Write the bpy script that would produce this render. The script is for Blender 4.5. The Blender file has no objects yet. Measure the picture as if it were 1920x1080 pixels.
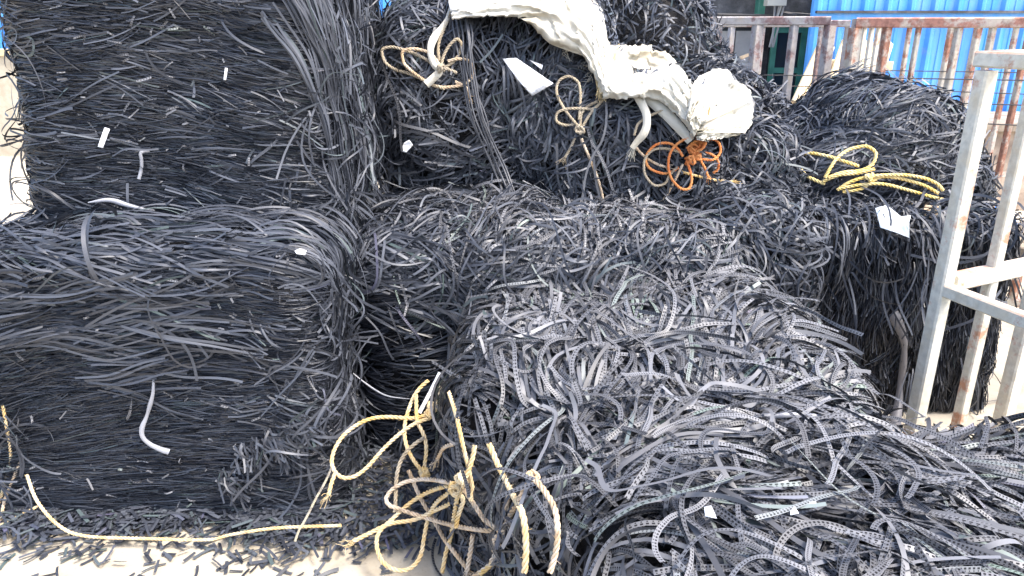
import bpy, math, random
import numpy as np
from mathutils import Vector
random.seed(7); rng = np.random.default_rng(7)
R = math.radians
S = bpy.context.scene
# ------------------------------------------------------------ camera
CAMZ = 1.5; PITCH = R(19.5); F = 1400.0
cd = bpy.data.cameras.new('camera'); cam = bpy.data.objects.new('camera', cd)
S.collection.objects.link(cam); cam.location = (0, 0, CAMZ)
cam.rotation_euler = (R(90) - PITCH, 0, 0)
cd.sensor_width = 36; cd.lens = 36 * F / 1920; cd.clip_end = 500; cd.clip_start = .02
S.camera = cam
# ------------------------------------------------------------ world, sun, exposure
SUN_EL, SUN_AZ = R(60), R(118)        # azimuth clockwise from +Y : high on the right, a little behind the camera
w = bpy.data.worlds.new('World'); S.world = w; w.use_nodes = True
nt = w.node_tree; bg = nt.nodes['Background']
sky = nt.nodes.new('ShaderNodeTexSky'); sky.sky_type = 'NISHITA'; sky.sun_disc = False
sky.sun_elevation = SUN_EL; sky.sun_rotation = SUN_AZ; sky.dust_density = 3.5; sky.air_density = .9
nt.links.new(sky.outputs[0], bg.inputs[0]); bg.inputs[1].default_value = .15
sd = bpy.data.lights.new('sun', 'SUN'); sun = bpy.data.objects.new('sun', sd); S.collection.objects.link(sun)
sd.energy = 1.4; sd.angle = R(16); sd.color = (1, .95, .87)
sv = Vector((math.sin(SUN_AZ) * math.cos(SUN_EL), math.cos(SUN_AZ) * math.cos(SUN_EL), math.sin(SUN_EL)))
sun.rotation_euler = sv.to_track_quat('Z', 'Y').to_euler()
S.view_settings.view_transform = 'Standard'; S.view_settings.look = 'None'
S.view_settings.gamma = 1; S.view_settings.exposure = 2.0
S.render.engine = 'CYCLES'
# ------------------------------------------------------------ small helpers
col = S.collection
def norm(v): return v / np.maximum(np.linalg.norm(v, axis=-1, keepdims=True), 1e-9)
def ray(px, py):
    x = (np.asarray(px, float) - 960) / F; y = (540 - np.asarray(py, float)) / F
    c, s = math.cos(PITCH), math.sin(PITCH)
    return np.stack([x, c + y * s, -s + y * c], -1)
CAM = np.array([0, 0, CAMZ])
def at(px, py, Y):
    d = ray(px, py); return CAM + d * (Y / d[..., 1:2] if d.ndim > 1 else Y / d[1])
def tag(o, label=None, cat=None, group=None, kind=None):
    if label: o['label'] = label
    if cat: o['category'] = cat
    if group: o['group'] = group
    if kind: o['kind'] = kind
    return o
def empty(name, loc, label, cat, group=None):
    o = bpy.data.objects.new(name, None); col.objects.link(o); o.location = loc
    o.empty_display_size = .1
    return tag(o, label, cat, group)
def mesh(name, V, Fc, mat, parent=None, smooth=False, attrs=None, uv=None):
    """V (n,3) world coordinates; Fc list/array of faces"""
    me = bpy.data.meshes.new(name)
    V = np.asarray(V, float)
    if parent is not None: V = V - np.array(parent.location)
    if isinstance(Fc, np.ndarray):
        n, k = Fc.shape
        me.vertices.add(len(V)); me.vertices.foreach_set('co', V.astype(np.float32).ravel())
        me.loops.add(n * k); me.loops.foreach_set('vertex_index', Fc.astype(np.int32).ravel())
        me.polygons.add(n); me.polygons.foreach_set('loop_start', np.arange(0, n * k, k, dtype=np.int32))
        me.update(calc_edges=True)
    else:
        me.from_pydata([tuple(v) for v in V], [], [tuple(f) for f in Fc]); me.update()
    if smooth: me.polygons.foreach_set('use_smooth', np.ones(len(me.polygons), dtype=bool))
    if attrs:
        for k_, a in attrs.items():
            at_ = me.attributes.new(k_, 'FLOAT', 'POINT'); at_.data.foreach_set('value', a.astype(np.float32))
    if uv is not None:
        ul = me.uv_layers.new(name='UVMap')
        li = np.empty(len(me.loops), dtype=np.int32); me.loops.foreach_get('vertex_index', li)
        ul.data.foreach_set('uv', uv[li].astype(np.float32).ravel())
    me.materials.append(mat)
    o = bpy.data.objects.new(name, me); col.objects.link(o)
    if parent is not None: o.parent = parent
    return o
class MB:
    def __init__(s): s.V = []; s.F = []
    def add(s, V, Fc):
        n = len(s.V); s.V += [tuple(map(float, v)) for v in V]; s.F += [tuple(i + n for i in f) for f in Fc]
    def bar(s, a, b, w=.04, h=None, up=(0, 0, 1), bev=.12):
        a = np.array(a, float); b = np.array(b, float); h = h or w
        d = norm(b - a); u = np.array(up, float)
        if abs(d @ u) > .95: u = np.array([.25, -.97, 0])
        x = norm(np.cross(d, u)); y = norm(np.cross(x, d))
        e = bev * min(w, h); X, Yy = w / 2, h / 2
        pr = [(-X + e, -Yy), (X - e, -Yy), (X, -Yy + e), (X, Yy - e), (X - e, Yy), (-X + e, Yy), (-X, Yy - e), (-X, -Yy + e)]
        V = [a + x * p + y * q for p, q in pr] + [b + x * p + y * q for p, q in pr]
        Fc = [(i, (i + 1) % 8, 8 + (i + 1) % 8, 8 + i) for i in range(8)] + [tuple(range(7, -1, -1)), tuple(range(8, 16))]
        s.add(V, Fc)
    def box(s, lo, hi):
        x0, y0, z0 = lo; x1, y1, z1 = hi
        V = [(x0, y0, z0), (x1, y0, z0), (x1, y1, z0), (x0, y1, z0), (x0, y0, z1), (x1, y0, z1), (x1, y1, z1), (x0, y1, z1)]
        s.add(V, [(0, 3, 2, 1), (4, 5, 6, 7), (0, 1, 5, 4), (1, 2, 6, 5), (2, 3, 7, 6), (3, 0, 4, 7)])
    def build(s, name, mat, parent=None): return mesh(name, s.V, s.F, mat, parent)
# ------------------------------------------------------------ materials
def mat(name, color, rough=.6, spec=.5):
    m = bpy.data.materials.new(name); m.use_nodes = True
    b = m.node_tree.nodes['Principled BSDF']; b.inputs['Base Color'].default_value = (*color, 1)
    b.inputs['Roughness'].default_value = rough; b.inputs['Specular IOR Level'].default_value = spec
    return m, m.node_tree, b
def N(t, typ, **kw):
    n = t.nodes.new(typ)
    for k, v in kw.items():
        if k in n.inputs: n.inputs[k].default_value = v
        else: setattr(n, k, v)
    return n
def mathn(t, op, a, b=None, c=None):
    n = t.nodes.new('ShaderNodeMath'); n.operation = op
    for i, v in enumerate([a, b, c]):
        if v is None: continue
        if isinstance(v, (int, float)): n.inputs[i].default_value = v
        else: t.links.new(v, n.inputs[i])
    return n.outputs[0]
def ramp(t, fac, stops):
    r = t.nodes.new('ShaderNodeValToRGB'); e = r.color_ramp.elements
    while len(e) < len(stops): e.new(.5)
    for i, (p, c) in enumerate(stops): e[i].position = p; e[i].color = (*c, 1)
    t.links.new(fac, r.inputs[0]); return r.outputs[0]
def mixc(t, fac, a, b):
    n = t.nodes.new('ShaderNodeMix'); n.data_type = 'RGBA'
    for sck, v in ((n.inputs[0], fac), (n.inputs[6], a), (n.inputs[7], b)):
        if isinstance(v, (int, float)): sck.default_value = v
        elif isinstance(v, tuple): sck.default_value = (*v, 1)
        else: t.links.new(v, sck)
    return n.outputs[2]
def noise(t, scale, detail=4, vec=None, rough=.6):
    n = N(t, 'ShaderNodeTexNoise', Scale=scale, Detail=detail, Roughness=rough)
    if vec is None:
        g = t.nodes.new('ShaderNodeTexCoord'); vec = g.outputs['Object']
    t.links.new(vec, n.inputs['Vector']); return n.outputs['Fac']
def bump(t, b, h, strength=.3, dist=.01):
    n = N(t, 'ShaderNodeBump', Strength=strength, Distance=dist); t.links.new(h, n.inputs['Height'])
    t.links.new(n.outputs[0], b.inputs['Normal'])

def strip_mat(name, lo, hi, perf=False, rough=.5, green=False, plain=.28):
    m, t, b = mat(name, lo, rough, .5)
    a = N(t, 'ShaderNodeAttribute', attribute_name='tint')
    c = ramp(t, a.outputs['Fac'], [(0, lo), (.45, tuple((x + y) / 2 for x, y in zip(lo, hi))), (.8, hi), (.93, (hi[0] * .85, hi[1] * 1.08, hi[2] * .86)), (1, (hi[0] * 1.1, hi[1] * .95, hi[2] * 1.25))])
    if perf:
        uv = t.nodes.new('ShaderNodeTexCoord'); sp = t.nodes.new('ShaderNodeSeparateXYZ')
        t.links.new(uv.outputs['UV'], sp.inputs[0]); u, v = sp.outputs[0], sp.outputs[1]
        fr = mathn(t, 'FRACT', mathn(t, 'DIVIDE', u, mathn(t, 'ADD', .0054, mathn(t, 'MULTIPLY', mathn(t, 'FRACT', mathn(t, 'MULTIPLY', a.outputs['Fac'], 13.7)), .0045))))
        du = mathn(t, 'ABSOLUTE', mathn(t, 'SUBTRACT', fr, .5))
        pk = mathn(t, 'MULTIPLY', mathn(t, 'LESS_THAN', du, .27), mathn(t, 'LESS_THAN', mathn(t, 'ABSOLUTE', mathn(t, 'SUBTRACT', v, .36)), .17))
        dd = mathn(t, 'ADD', mathn(t, 'POWER', mathn(t, 'MULTIPLY', du, .8), 2), mathn(t, 'POWER', mathn(t, 'SUBTRACT', v, .78), 2))
        dot = mathn(t, 'LESS_THAN', dd, .016)
        h = mathn(t, 'MAXIMUM', pk, dot)
        h = mathn(t, 'MULTIPLY', h, mathn(t, 'GREATER_THAN', mathn(t, 'FRACT', mathn(t, 'MULTIPLY', a.outputs['Fac'], 37.3)), plain))
        c = mixc(t, mathn(t, 'MULTIPLY', h, .82), c, (.005, .005, .006))
        t.links.new(mathn(t, 'MULTIPLY', mathn(t, 'SUBTRACT', 1, h), .5), b.inputs['Specular IOR Level'])
        rg = mathn(t, 'ADD', mathn(t, 'MULTIPLY', h, .5), rough); t.links.new(rg, b.inputs['Roughness'])
    t.links.new(c, b.inputs['Base Color'])
    return m
M = {}
M['fine'] = strip_mat('fine black strip', (.010, .0115, .017), (.036, .041, .054), rough=.42)
M['strip'] = strip_mat('black strip', (.02, .023, .032), (.08, .088, .108), rough=.5)
M['perf'] = strip_mat('perforated strip', (.04, .041, .047), (.185, .188, .203), perf=True, rough=.48)
M['perf2'] = strip_mat('dark perforated strip', (.028, .029, .034), (.125, .128, .14), perf=True, rough=.5, plain=.4)
M['core'], t, b = mat('packed strip core', (.008, .008, .01), .6, .3)
bump(t, b, noise(t, 60, 5), .8, .02)

M['concrete'], t, b = mat('pale concrete', (.6, .5, .38), .85, .3)
n1 = noise(t, .9, 6); n2 = noise(t, 9, 8); n3 = noise(t, 90, 3)
c = ramp(t, n1, [(.3, (.34, .30, .23)), (.5, (.46, .415, .33)), (.7, (.53, .48, .38))])
c = mixc(t, ramp(t, n2, [(.38, (.55,) * 3), (.55, (0,) * 3)]), c, (.36, .3, .22))
c = mixc(t, ramp(t, n3, [(.3, (.3,) * 3), (.42, (0,) * 3)]), c, (.2, .17, .13))
t.links.new(c, b.inputs['Base Color']); bump(t, b, n2, .25, .01)

M['blue'], t, b = mat('blue painted sheet', (.05, .29, .78), .38, .5)
c = ramp(t, noise(t, 1.3, 5), [(.3, (.055, .28, .72)), (.6, (.075, .36, .86))])
g = t.nodes.new('ShaderNodeTexCoord'); mp = N(t, 'ShaderNodeMapping'); mp.inputs['Scale'].default_value = (6, 1, .5); t.links.new(g.outputs['Object'], mp.inputs[0])
c = mixc(t, ramp(t, noise(t, 2, 6, vec=mp.outputs[0]), [(.42, (0,) * 3), (.7, (.55,) * 3)]), c, (.25, .45, .78))
c = mixc(t, ramp(t, noise(t, 7, 6), [(.60, (0,) * 3), (.75, (.5,) * 3)]), c, (.28, .32, .36))
t.links.new(c, b.inputs['Base Color'])

def metal(name, paint, rustamt, rust=(.22, .075, .03)):
    m, t, b = mat(name, paint, .5, .5)
    n = noise(t, 7, 7, rough=.7); n2 = noise(t, 45, 4)
    f = ramp(t, n, [(rustamt, (1,) * 3), (rustamt + .09, (0,) * 3)])
    rc = ramp(t, n2, [(.3, tuple(x * .55 for x in rust)), (.6, rust), (.8, (.42, .2, .1))])
    pc = ramp(t, n2, [(.3, tuple(x * .75 for x in paint)), (.6, paint)])
    st = ramp(t, noise(t, 14, 5), [(.45, (0,) * 3), (.7, (.5,) * 3)])
    pc = mixc(t, st, pc, (paint[0] * .85, paint[1] * .7, paint[2] * .5))
    t.links.new(mixc(t, f, pc, rc), b.inputs['Base Color'])
    r = ramp(t, n, [(rustamt, (.85,) * 3), (rustamt + .09, (.42,) * 3)]); t.links.new(r, b.inputs['Roughness'])
    if name.startswith('cream'):
        ge = t.nodes.new('ShaderNodeNewGeometry'); sp = t.nodes.new('ShaderNodeSeparateXYZ'); t.links.new(ge.outputs['Normal'], sp.inputs[0])
        f2 = mathn(t, 'MULTIPLY', mathn(t, 'GREATER_THAN', sp.outputs[2], .7), ramp(t, n, [(.40, (1,) * 3), (.62, (.15,) * 3)]))
        f = mixc(t, f2, f, (1.0, 1.0, 1.0)); t.links.new(mixc(t, f, pc, mixc(t, .5, rc, (.62, .36, .24))), b.inputs['Base Color'])
    bump(t, b, n, .4, .004); return m
M['cage'] = metal('cream grey painted steel', (.68, .66, .57), .365, (.4, .17, .08))
M['cage_rust'] = metal('rust streaked steel', (.58, .55, .48), .43, (.42, .2, .13))
M['cage_top'] = metal('mostly rusted steel', (.62, .54, .46), .48, (.46, .22, .16))
M['cage_grey'] = metal('grey pink weathered steel', (.42, .40, .39), .42, (.26, .17, .16))
M['wire'], t, b = mat('dull wire', (.09, .085, .08), .5)
def rope_mat(name, a, b_, dirty=(.16, .14, .12), amt=.45):
    m, t, b = mat(name, a, .75, .25)
    c = ramp(t, noise(t, 18, 3), [(.35, a), (.62, b_)])
    c = mixc(t, ramp(t, noise(t, 40, 4), [(amt, (0,) * 3), (amt + .2, (.75,) * 3)]), c, dirty)
    t.links.new(c, b.inputs['Base Color']); bump(t, b, noise(t, 400, 2), .5, .001); return m
M['rope_cream'] = rope_mat('cream yellow rope', (.62, .42, .16), (.66, .55, .36), amt=.57)
M['rope_pale'] = rope_mat('pale dirty rope', (.62, .53, .42), (.5, .36, .22), amt=.5)
M['rope_grey'] = rope_mat('grey green rope', (.42, .38, .26), (.34, .32, .27), amt=.46)
M['rope_tan'] = rope_mat('tan rope', (.36, .29, .19), (.42, .36, .27), amt=.5)
M['rope_orange'] = rope_mat('orange rope', (.66, .2, .06), (.62, .28, .10), (.3, .14, .1), .56)
M['rope_yellow'] = rope_mat('yellow rope', (.78, .57, .16), (.76, .63, .34), amt=.64)
M['sack'], t, b = mat('white woven plastic', (.8, .79, .75), .5, .4)
c = ramp(t, noise(t, 5, 5), [(.3, (.44, .38, .27)), (.48, (.60, .57, .48)), (.7, (.66, .65, .60))]); t.links.new(c, b.inputs['Base Color'])
g = t.nodes.new('ShaderNodeTexCoord'); w1 = N(t, 'ShaderNodeTexWave', Scale=120, Distortion=2.); t.links.new(g.outputs['Object'], w1.inputs[0])
h_ = mathn(t, 'ADD', mathn(t, 'MULTIPLY', w1.outputs['Fac'], .12), noise(t, 14, 6)); bump(t, b, h_, .5, .02)
M['straw'], t, b = mat('straw fibres', (.6, .47, .25), .7)
M['paper'], t, b = mat('white paper', (.74, .76, .8), .6)
c = ramp(t, noise(t, 30, 5), [(.32, (.45, .43, .4)), (.5, (.76, .78, .82))]); t.links.new(c, b.inputs['Base Color']); bump(t, b, noise(t, 40, 3), .6, .01)
M['film'], t, b = mat('milky film', (.7, .76, .8), .25); b.inputs['Alpha'].default_value = .93
M['greytape'], t, b = mat('grey white tape', (.26, .27, .3), .35)
M['dirtyfilm'], t, b = mat('dusty film', (.16, .155, .165), .5)
M['greystrip'], t, b = mat('grey strip', (.075, .078, .088), .45)
M['cardb'], t, b = mat('cardboard', (.55, .42, .28), .85)
M['wood'], t, b = mat('pale new wood', (.62, .5, .32), .75, .3)
c = ramp(t, noise(t, 6, 6), [(.3, (.45, .34, .19)), (.6, (.68, .56, .36))]); t.links.new(c, b.inputs['Base Color'])
M['oldwood'], t, b = mat('weathered wood', (.3, .24, .18), .85, .2)
c = ramp(t, noise(t, 9, 7), [(.3, (.14, .11, .085)), (.65, (.36, .3, .23))]); t.links.new(c, b.inputs['Base Color'])
M['darkwall'], t, b = mat('dark grimy wall', (.06, .065, .07), .85, .3)
c = ramp(t, noise(t, 3.5, 9, rough=.75), [(.35, (.03, .032, .036)), (.55, (.085, .088, .095)), (.72, (.2, .2, .21))]); t.links.new(c, b.inputs['Base Color'])
M['greypanel'], t, b = mat('grey shutter', (.28, .29, .29), .6)
c = ramp(t, noise(t, 2.5, 6), [(.3, (.2, .2, .2)), (.6, (.32, .32, .315))]); t.links.new(c, b.inputs['Base Color'])
M['green'], t, b = mat('green paint', (.03, .16, .11), .5)
c = ramp(t, noise(t, 5, 6), [(.3, (.02, .1, .075)), (.65, (.05, .2, .15))]); t.links.new(c, b.inputs['Base Color'])
M['glass'], t, b = mat('dark window glass', (.02, .025, .028), .15)
M['cream'], t, b = mat('cream metal box', (.5, .5, .44), .5)
M['bluesheet'], t, b = mat('blue plastic sheet', (.03, .2, .6), .4)
M['brick'], t, b = mat('brown dusty block', (.33, .25, .2), .9, .2)
c = ramp(t, noise(t, 8, 7), [(.3, (.2, .15, .12)), (.65, (.42, .34, .27))]); t.links.new(c, b.inputs['Base Color'])
# ------------------------------------------------------------ solids that the strips lie on
class SN:      # smooth noise made of waves
    def __init__(s, f, seed):
        r = np.random.default_rng(seed); s.k = r.normal(size=(7, 3)) * f; s.ph = r.uniform(0, 6.28, 7)
    def __call__(s, p): return np.sin(p @ s.k.T + s.ph).sum(-1) / 3.0
class Solid:
    """smooth union of rounded boxes: (centre, half size, radius, rot z)"""
    def __init__(s, boxes, amp=.03, f=6, seed=0, k=.12):
        s.b = boxes; s.n = SN(f, seed); s.n2 = SN(f * 3, seed + 50); s.amp = amp; s.k = k
    def __call__(s, p):
        r = None
        for c, h, rad, rz in s.b:
            q = p - np.array(c); co, si = math.cos(rz), math.sin(rz)
            q = np.stack([q[..., 0] * co + q[..., 1] * si, -q[..., 0] * si + q[..., 1] * co, q[..., 2]], -1)
            a = np.abs(q) - (np.array(h) - rad)
            d = np.linalg.norm(np.maximum(a, 0), axis=-1) + np.minimum(a.max(-1), 0) - rad
            if r is None: r = d
            else:
                hh = np.clip(.5 + .5 * (d - r) / s.k, 0, 1); r = d * (1 - hh) + r * hh - s.k * hh * (1 - hh)
        return r - s.amp * s.n(p) - s.amp * .3 * s.n2(p)
    def grad(s, p):
        e = .004; d0 = s(p)
        return norm(np.stack([s(p + np.array(v)) - d0 for v in ((e, 0, 0), (0, e, 0), (0, 0, e))], -1)), d0
    def project(s, p, it=5):
        for _ in range(it):
            g, d = s.grad(p); p = p - g * d[:, None] * .9
        return p
    def sample(s, n, faces=(1, 1, 1, .3, 1)):
        """random points: weights for left, right, front, back, top"""
        out = []
        ar = []
        for c, h, rad, rz in s.b:
            a = [h[1] * h[2], h[1] * h[2], h[0] * h[2], h[0] * h[2], h[0] * h[1]]
            ar += [x * y for x, y in zip(a, faces)]
        ar = np.array(ar) / sum(ar); cnt = rng.multinomial(n, ar)
        for i, m_ in enumerate(cnt):
            c, h, rad, rz = s.b[i // 5]; f = i % 5
            u = rng.uniform(-1, 1, (m_, 3))
            if f == 0: u[:, 0] = -1
            if f == 1: u[:, 0] = 1
            if f == 2: u[:, 1] = -1
            if f == 3: u[:, 1] = 1
            if f == 4: u[:, 2] = 1
            u = u * np.array(h); co, si = math.cos(rz), math.sin(rz)
            out.append(np.stack([u[:, 0] * co - u[:, 1] * si, u[:, 0] * si + u[:, 1] * co, u[:, 2]], -1) + np.array(c))
        p = np.concatenate(out); rng.shuffle(p); return s.project(p)
def core_mesh(sol, parent, c, off=.02, nu=72, nv=40, rad=2.0):
    th = np.linspace(0, 2 * np.pi, nu, endpoint=False); ph = np.linspace(.02, np.pi - .02, nv)
    T, P = np.meshgrid(th, ph); d = np.stack([np.cos(T) * np.sin(P), np.sin(T) * np.sin(P), np.cos(P)], -1).reshape(-1, 3)
    p = np.array(c) + d * rad
    for _ in range(60):
        p = p - d * np.clip(sol(p) + off, -.2, .3)[:, None] * .8
    p[:, 2] = np.maximum(p[:, 2], .003)
    Fc = []
    for j in range(nv - 1):
        i = np.arange(nu); k = (i + 1) % nu
        Fc.append(np.stack([j * nu + i, (j + 1) * nu + i, (j + 1) * nu + k, j * nu + k], -1))
    mesh('packed_core', p, np.concatenate(Fc), M['core'], parent, smooth=True)
def rot_about(v, ax, a):
    a = a[:, None]; return v * np.cos(a) + np.cross(ax, v) * np.sin(a) + ax * (ax * v).sum(-1, keepdims=True) * (1 - np.cos(a))
def strips(sol, n, L=(.15, .3), W=(.008, .012), seg=12, cl=8, spread=.02, faces=(1, 1, 1, .2, 1), dirf=None, drand=.3, crand=1.0,
           curl=3., curlv=6., lift=.02, arch=.5, tilt=.3, twist=.6, base=.012, keep=None, fly=.25, droop=0., follow=0.):
    nc = max(1, int(n / cl)); n = nc * cl
    P = sol.sample(nc, faces); G, _ = sol.grad(P)
    if keep is not None:
        m = keep(P, G) > rng.random(nc); P, G = P[m], G[m]; nc = len(P); n = nc * cl
        if nc == 0: return None
    D = dirf(P, G) if dirf is not None else rng.normal(size=(nc, 3))
    D = norm(D - G * (D * G).sum(-1, keepdims=True)); D = rot_about(D, G, rng.normal(size=nc) * crand)
    rep = lambda a: np.repeat(a, cl, axis=0)
    cu = rep(rng.normal(size=nc)) * curl; cv = rep(rng.normal(size=nc)) * curlv; cf = rep(rng.uniform(0, 6.28, nc)); cw = rep(rng.uniform(3, 9, nc))
    li = rep(rng.random(nc) ** 2); Lc = rep(rng.uniform(*L, nc)) * rng.uniform(.8, 1.15, n)
    p = rep(P) + rng.normal(size=(n, 3)) * spread; d = rep(D); g, s_ = sol.grad(p); p = p - g * s_[:, None]
    d = norm(d - g * (d * g).sum(-1, keepdims=True)); d = rot_about(d, g, rng.normal(size=n) * drand)
    li = (li * .7 + .3 * rng.random(n) ** 2) * lift; typ = rep(rng.random(nc)); bo = rng.random(n) * base
    cu = cu + rng.normal(size=n) * curl * .25
    ti = rep(rng.normal(size=nc)) * tilt * .6 + rng.normal(size=n) * tilt; tw = rng.normal(size=n) * twist
    st = (Lc / seg); Wd = rep(rng.uniform(*W, nc))
    Q = []; Wv = []
    for k in range(seg + 1):
        t = k / seg
        l = np.where(typ < fly, li * 1.6 * (t ** 2), np.where(typ < fly + arch, li * np.sin(np.pi * t) ** .8, li * .25 * np.sin(np.pi * t * 2 + cf) ** 2))
        q = p + g * (bo + l)[:, None]; q[:, 2] -= droop * (t * Lc) ** 2 * (typ < fly)
        Q.append(q); wv = np.cross(d, g); Wv.append(rot_about(wv, d, ti + tw * t))
        turn = (cu + cv * np.sin(cw * t + cf)) * st
        d = rot_about(d, g, turn)
        if follow and dirf is not None:
            D2 = dirf(p, g); d = norm(d * (1 - follow) + norm(D2) * follow)
        p = p + d * st[:, None]; g, s_ = sol.grad(p); p = p - g * s_[:, None]
        d = norm(d - g * (d * g).sum(-1, keepdims=True))
    Q = np.stack(Q, 1); Wv = np.stack(Wv, 1)                        # n, seg+1, 3
    Q[..., 2] = np.maximum(Q[..., 2], .006 + .012 * rng.random(n)[:, None])
    h = Wd[:, None, None] / 2
    return Q - Wv * h, Q + Wv * h, Lc, rng.random(n) * .6 + rep(rng.random(nc)) * .4, Wd
def pack(A, B, Lc, tint):
    n, s1, _ = A.shape
    V = np.stack([A, B], 2).reshape(-1, 3)
    V[:, 2] = np.maximum(V[:, 2], .004)
    b = (np.arange(n) * s1 * 2)[:, None] + np.arange(s1 - 1)[None] * 2
    Fc = np.stack([b, b + 1, b + 3, b + 2], -1).reshape(-1, 4)
    u = (np.arange(s1) / (s1 - 1))[None] * Lc[:, None] + tint[:, None] * 3
    uv = np.zeros((n, s1, 2, 2)); uv[..., 0, 0] = u; uv[..., 1, 0] = u; uv[..., 0, 1] = 0; uv[..., 1, 1] = 1
    return V, Fc, uv.reshape(-1, 2), np.repeat(tint, s1 * 2)
def add_strips(parent, name, mt, st, **kw):
    if st is None: return
    A, B, Lc, ti, _ = st; V, Fc, uv, tt = pack(A, B, Lc, ti)
    o = mesh(name, V, Fc, mt, parent, smooth=True, attrs={'tint': tt}, uv=uv); o['kind'] = 'stuff'; return o
def add_loose(parent, mt, st, cap=70, name='loose_strip'):
    A, B, Lc, ti, _ = st
    for i in range(min(cap, len(A))):
        V, Fc, uv, tt = pack(A[i:i + 1], B[i:i + 1], Lc[i:i + 1], ti[i:i + 1])
        mesh(name, V, Fc, mt, parent, smooth=True, attrs={'tint': tt}, uv=uv)
def box(x0, x1, y0, y1, z0, z1, r, rz=0): return (((x0 + x1) / 2, (y0 + y1) / 2, (z0 + z1) / 2), ((x1 - x0) / 2, (y1 - y0) / 2, (z1 - z0) / 2), r, rz)
SOL = {}
SOL['A'] = Solid([box(-1.66, -.58, 2.03, 3.05, -.1, .90, .10)], .022, 4.5, 1)
SOL['B'] = Solid([box(-1.58, -.56, 2.36, 3.35, .86, 1.74, .14)], .03, 4.5, 2)
SOL['D'] = Solid([box(-.60, .75, 2.42, 3.3, -.1, .80, .16)], .03, 5, 3)
SOL['C'] = Solid([box(-.55, .40, 2.98, 3.9, .7, 1.62, .24), box(.1, .84, 2.85, 3.8, .6, 1.33, .26)], .035, 5, 4)
SOL['I'] = Solid([box(-.15, .98, 3.75, 4.7, 0, 1.78, .35, -.05), box(.6, 1.40, 3.55, 4.4, 0, 1.24, .34, 0)], .04, 4, 5, .25)
SOL['J'] = Solid([box(-.57, -.1, 3.65, 4.5, 0, 1.66, .22)], .03, 5, 6)
SOL['F'] = Solid([box(.72, 1.96, 2.74, 3.55, -.1, .80, .1, -.03)], .022, 5, 7)
SOL['K'] = Solid([box(.62, 1.15, 2.55, 3.4, 0, .86, .22), box(.7, 1.2, 3.05, 3.6, 0, 1.08, .24)], .03, 5, 8)
SOL['G'] = Solid([box(1.42, 1.98, 3.12, 3.9, .7, 1.24, .24), box(1.22, 2.03, 3.08, 3.8, .7, 1.0, .18)], .04, 5, 9)
SOL['E'] = Solid([box(.12, .95, .55, 2.1, -.3, .565, .16, 0), box(-.17, .95, 1.7, 2.36, -.2, .60, .16, 0), box(-.0, .5, 1.3, 2.0, -.2, .54, .15, 0), box(.7, 2.3, .4, 1.78, -.2, .495, .15, 0), box(-.14, .86, 1.95, 2.62, -.2, .645, .16, 0)], .024, 5, 10, .08)
def scene_sdf(p):
    r = p[..., 2] - 0.0
    for s in SOL.values(): r = np.minimum(r, s(p))
    return r
def hit(px, py, mx=9):
    d = norm(ray(px, py)); t = np.full(d.shape[:-1], .5)
    for _ in range(110):
        t = np.minimum(t + scene_sdf(CAM + d * t[..., None]) * .6, mx)
    return t, d
# ------------------------------------------------------------ ground
g = 40
o = mesh('ground', [(-g, -g, 0), (g, -g, 0), (g, g * 2, 0), (-g, g * 2, 0)], [(0, 1, 2, 3)], M['concrete']); o['kind'] = 'structure'
# ------------------------------------------------------------ bales of strip
_q = np.array([(850, 10), (900, 0), (960, 5), (1020, 25), (1080, 50), (1120, 100), (1140, 150), (1180, 135), (1220, 140), (1260, 160), (1300, 200), (1340, 190), (1380, 180), (1350, 230)], float)
_t, _d = hit(_q[:, 0], _q[:, 1]); SACKP = CAM + _d * np.minimum(_t, 3.5)[:, None]
def clear(P, G): return np.where(np.min(np.linalg.norm(P[:, None] - SACKP[None], axis=2), axis=1) > .13, 1, 0)
def clear2(P, G): return np.where(np.min(np.linalg.norm(P[:, None] - SACKP[None], axis=2), axis=1) > .10, 1, 0)
def flow(base, amp=.3, f=3, seed=0):
    b = np.array(base, float); n3 = [SN(f, seed * 7 + i) for i in range(3)]
    return lambda P, G: b + amp * np.stack([n(P) for n in n3], -1)
def sd_(a, b, x): return np.clip((x - a) / (b - a), 0, 1)
BALES = 'black plastic strip bales stacked in the yard'
def bale(key, label, cat='bale', name='strip_bale', core_c=None):
    s = SOL[key]; c = s.b[0][0]; z0 = max(0, min(b[0][2] - b[1][2] for b in s.b))
    e = empty(name, (c[0], c[1], z0), label, cat, BALES if cat == 'bale' else None)
    core_mesh(s, e, core_c or c); return e, s
up = lambda P, G: G[:, 2]
# A : lower left
e, s = bale('A', 'lower left black strip bale on the concrete with a cream rope along its foot')
fl = flow((1, 0, .05), .16, 2.5, 1)
add_strips(e, 'pressed_strips', M['fine'], strips(s, 42000, (.06, .22), (.0014, .0034), 6, 6, .012, (.5, .6, 1, 0, 0), fl, .05, .08, .8, 1.5, .008, .4, .9, .5, .012))
add_strips(e, 'top_strips', M['strip'], strips(s, 6000, (.12, .42), (.0045, .0085), 14, 6, .018, (.8, .3, .6, .1, 1), fl, .12, .22, 1.6, 3, .05, .5, .45, .8, .025, follow=.12,
    keep=lambda P, G: np.where(P[:, 2] > .74 + .06 * np.sin(P[:, 0] * 7) - .22 * (P[:, 0] < -1.1), 1, .015)))
add_strips(e, 'side_curls', M['strip'], strips(s, 1400, (.1, .32), (.005, .009), 14, 3, .02, (1, .7, .25, 0, 0), None, .5, 2, 10, 8, .09, .5, .5, .8, .03,
    keep=lambda P, G: np.where((P[:, 0] < -1.5) | (P[:, 0] > -.68), 1, .1), fly=.5, droop=1))
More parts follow.
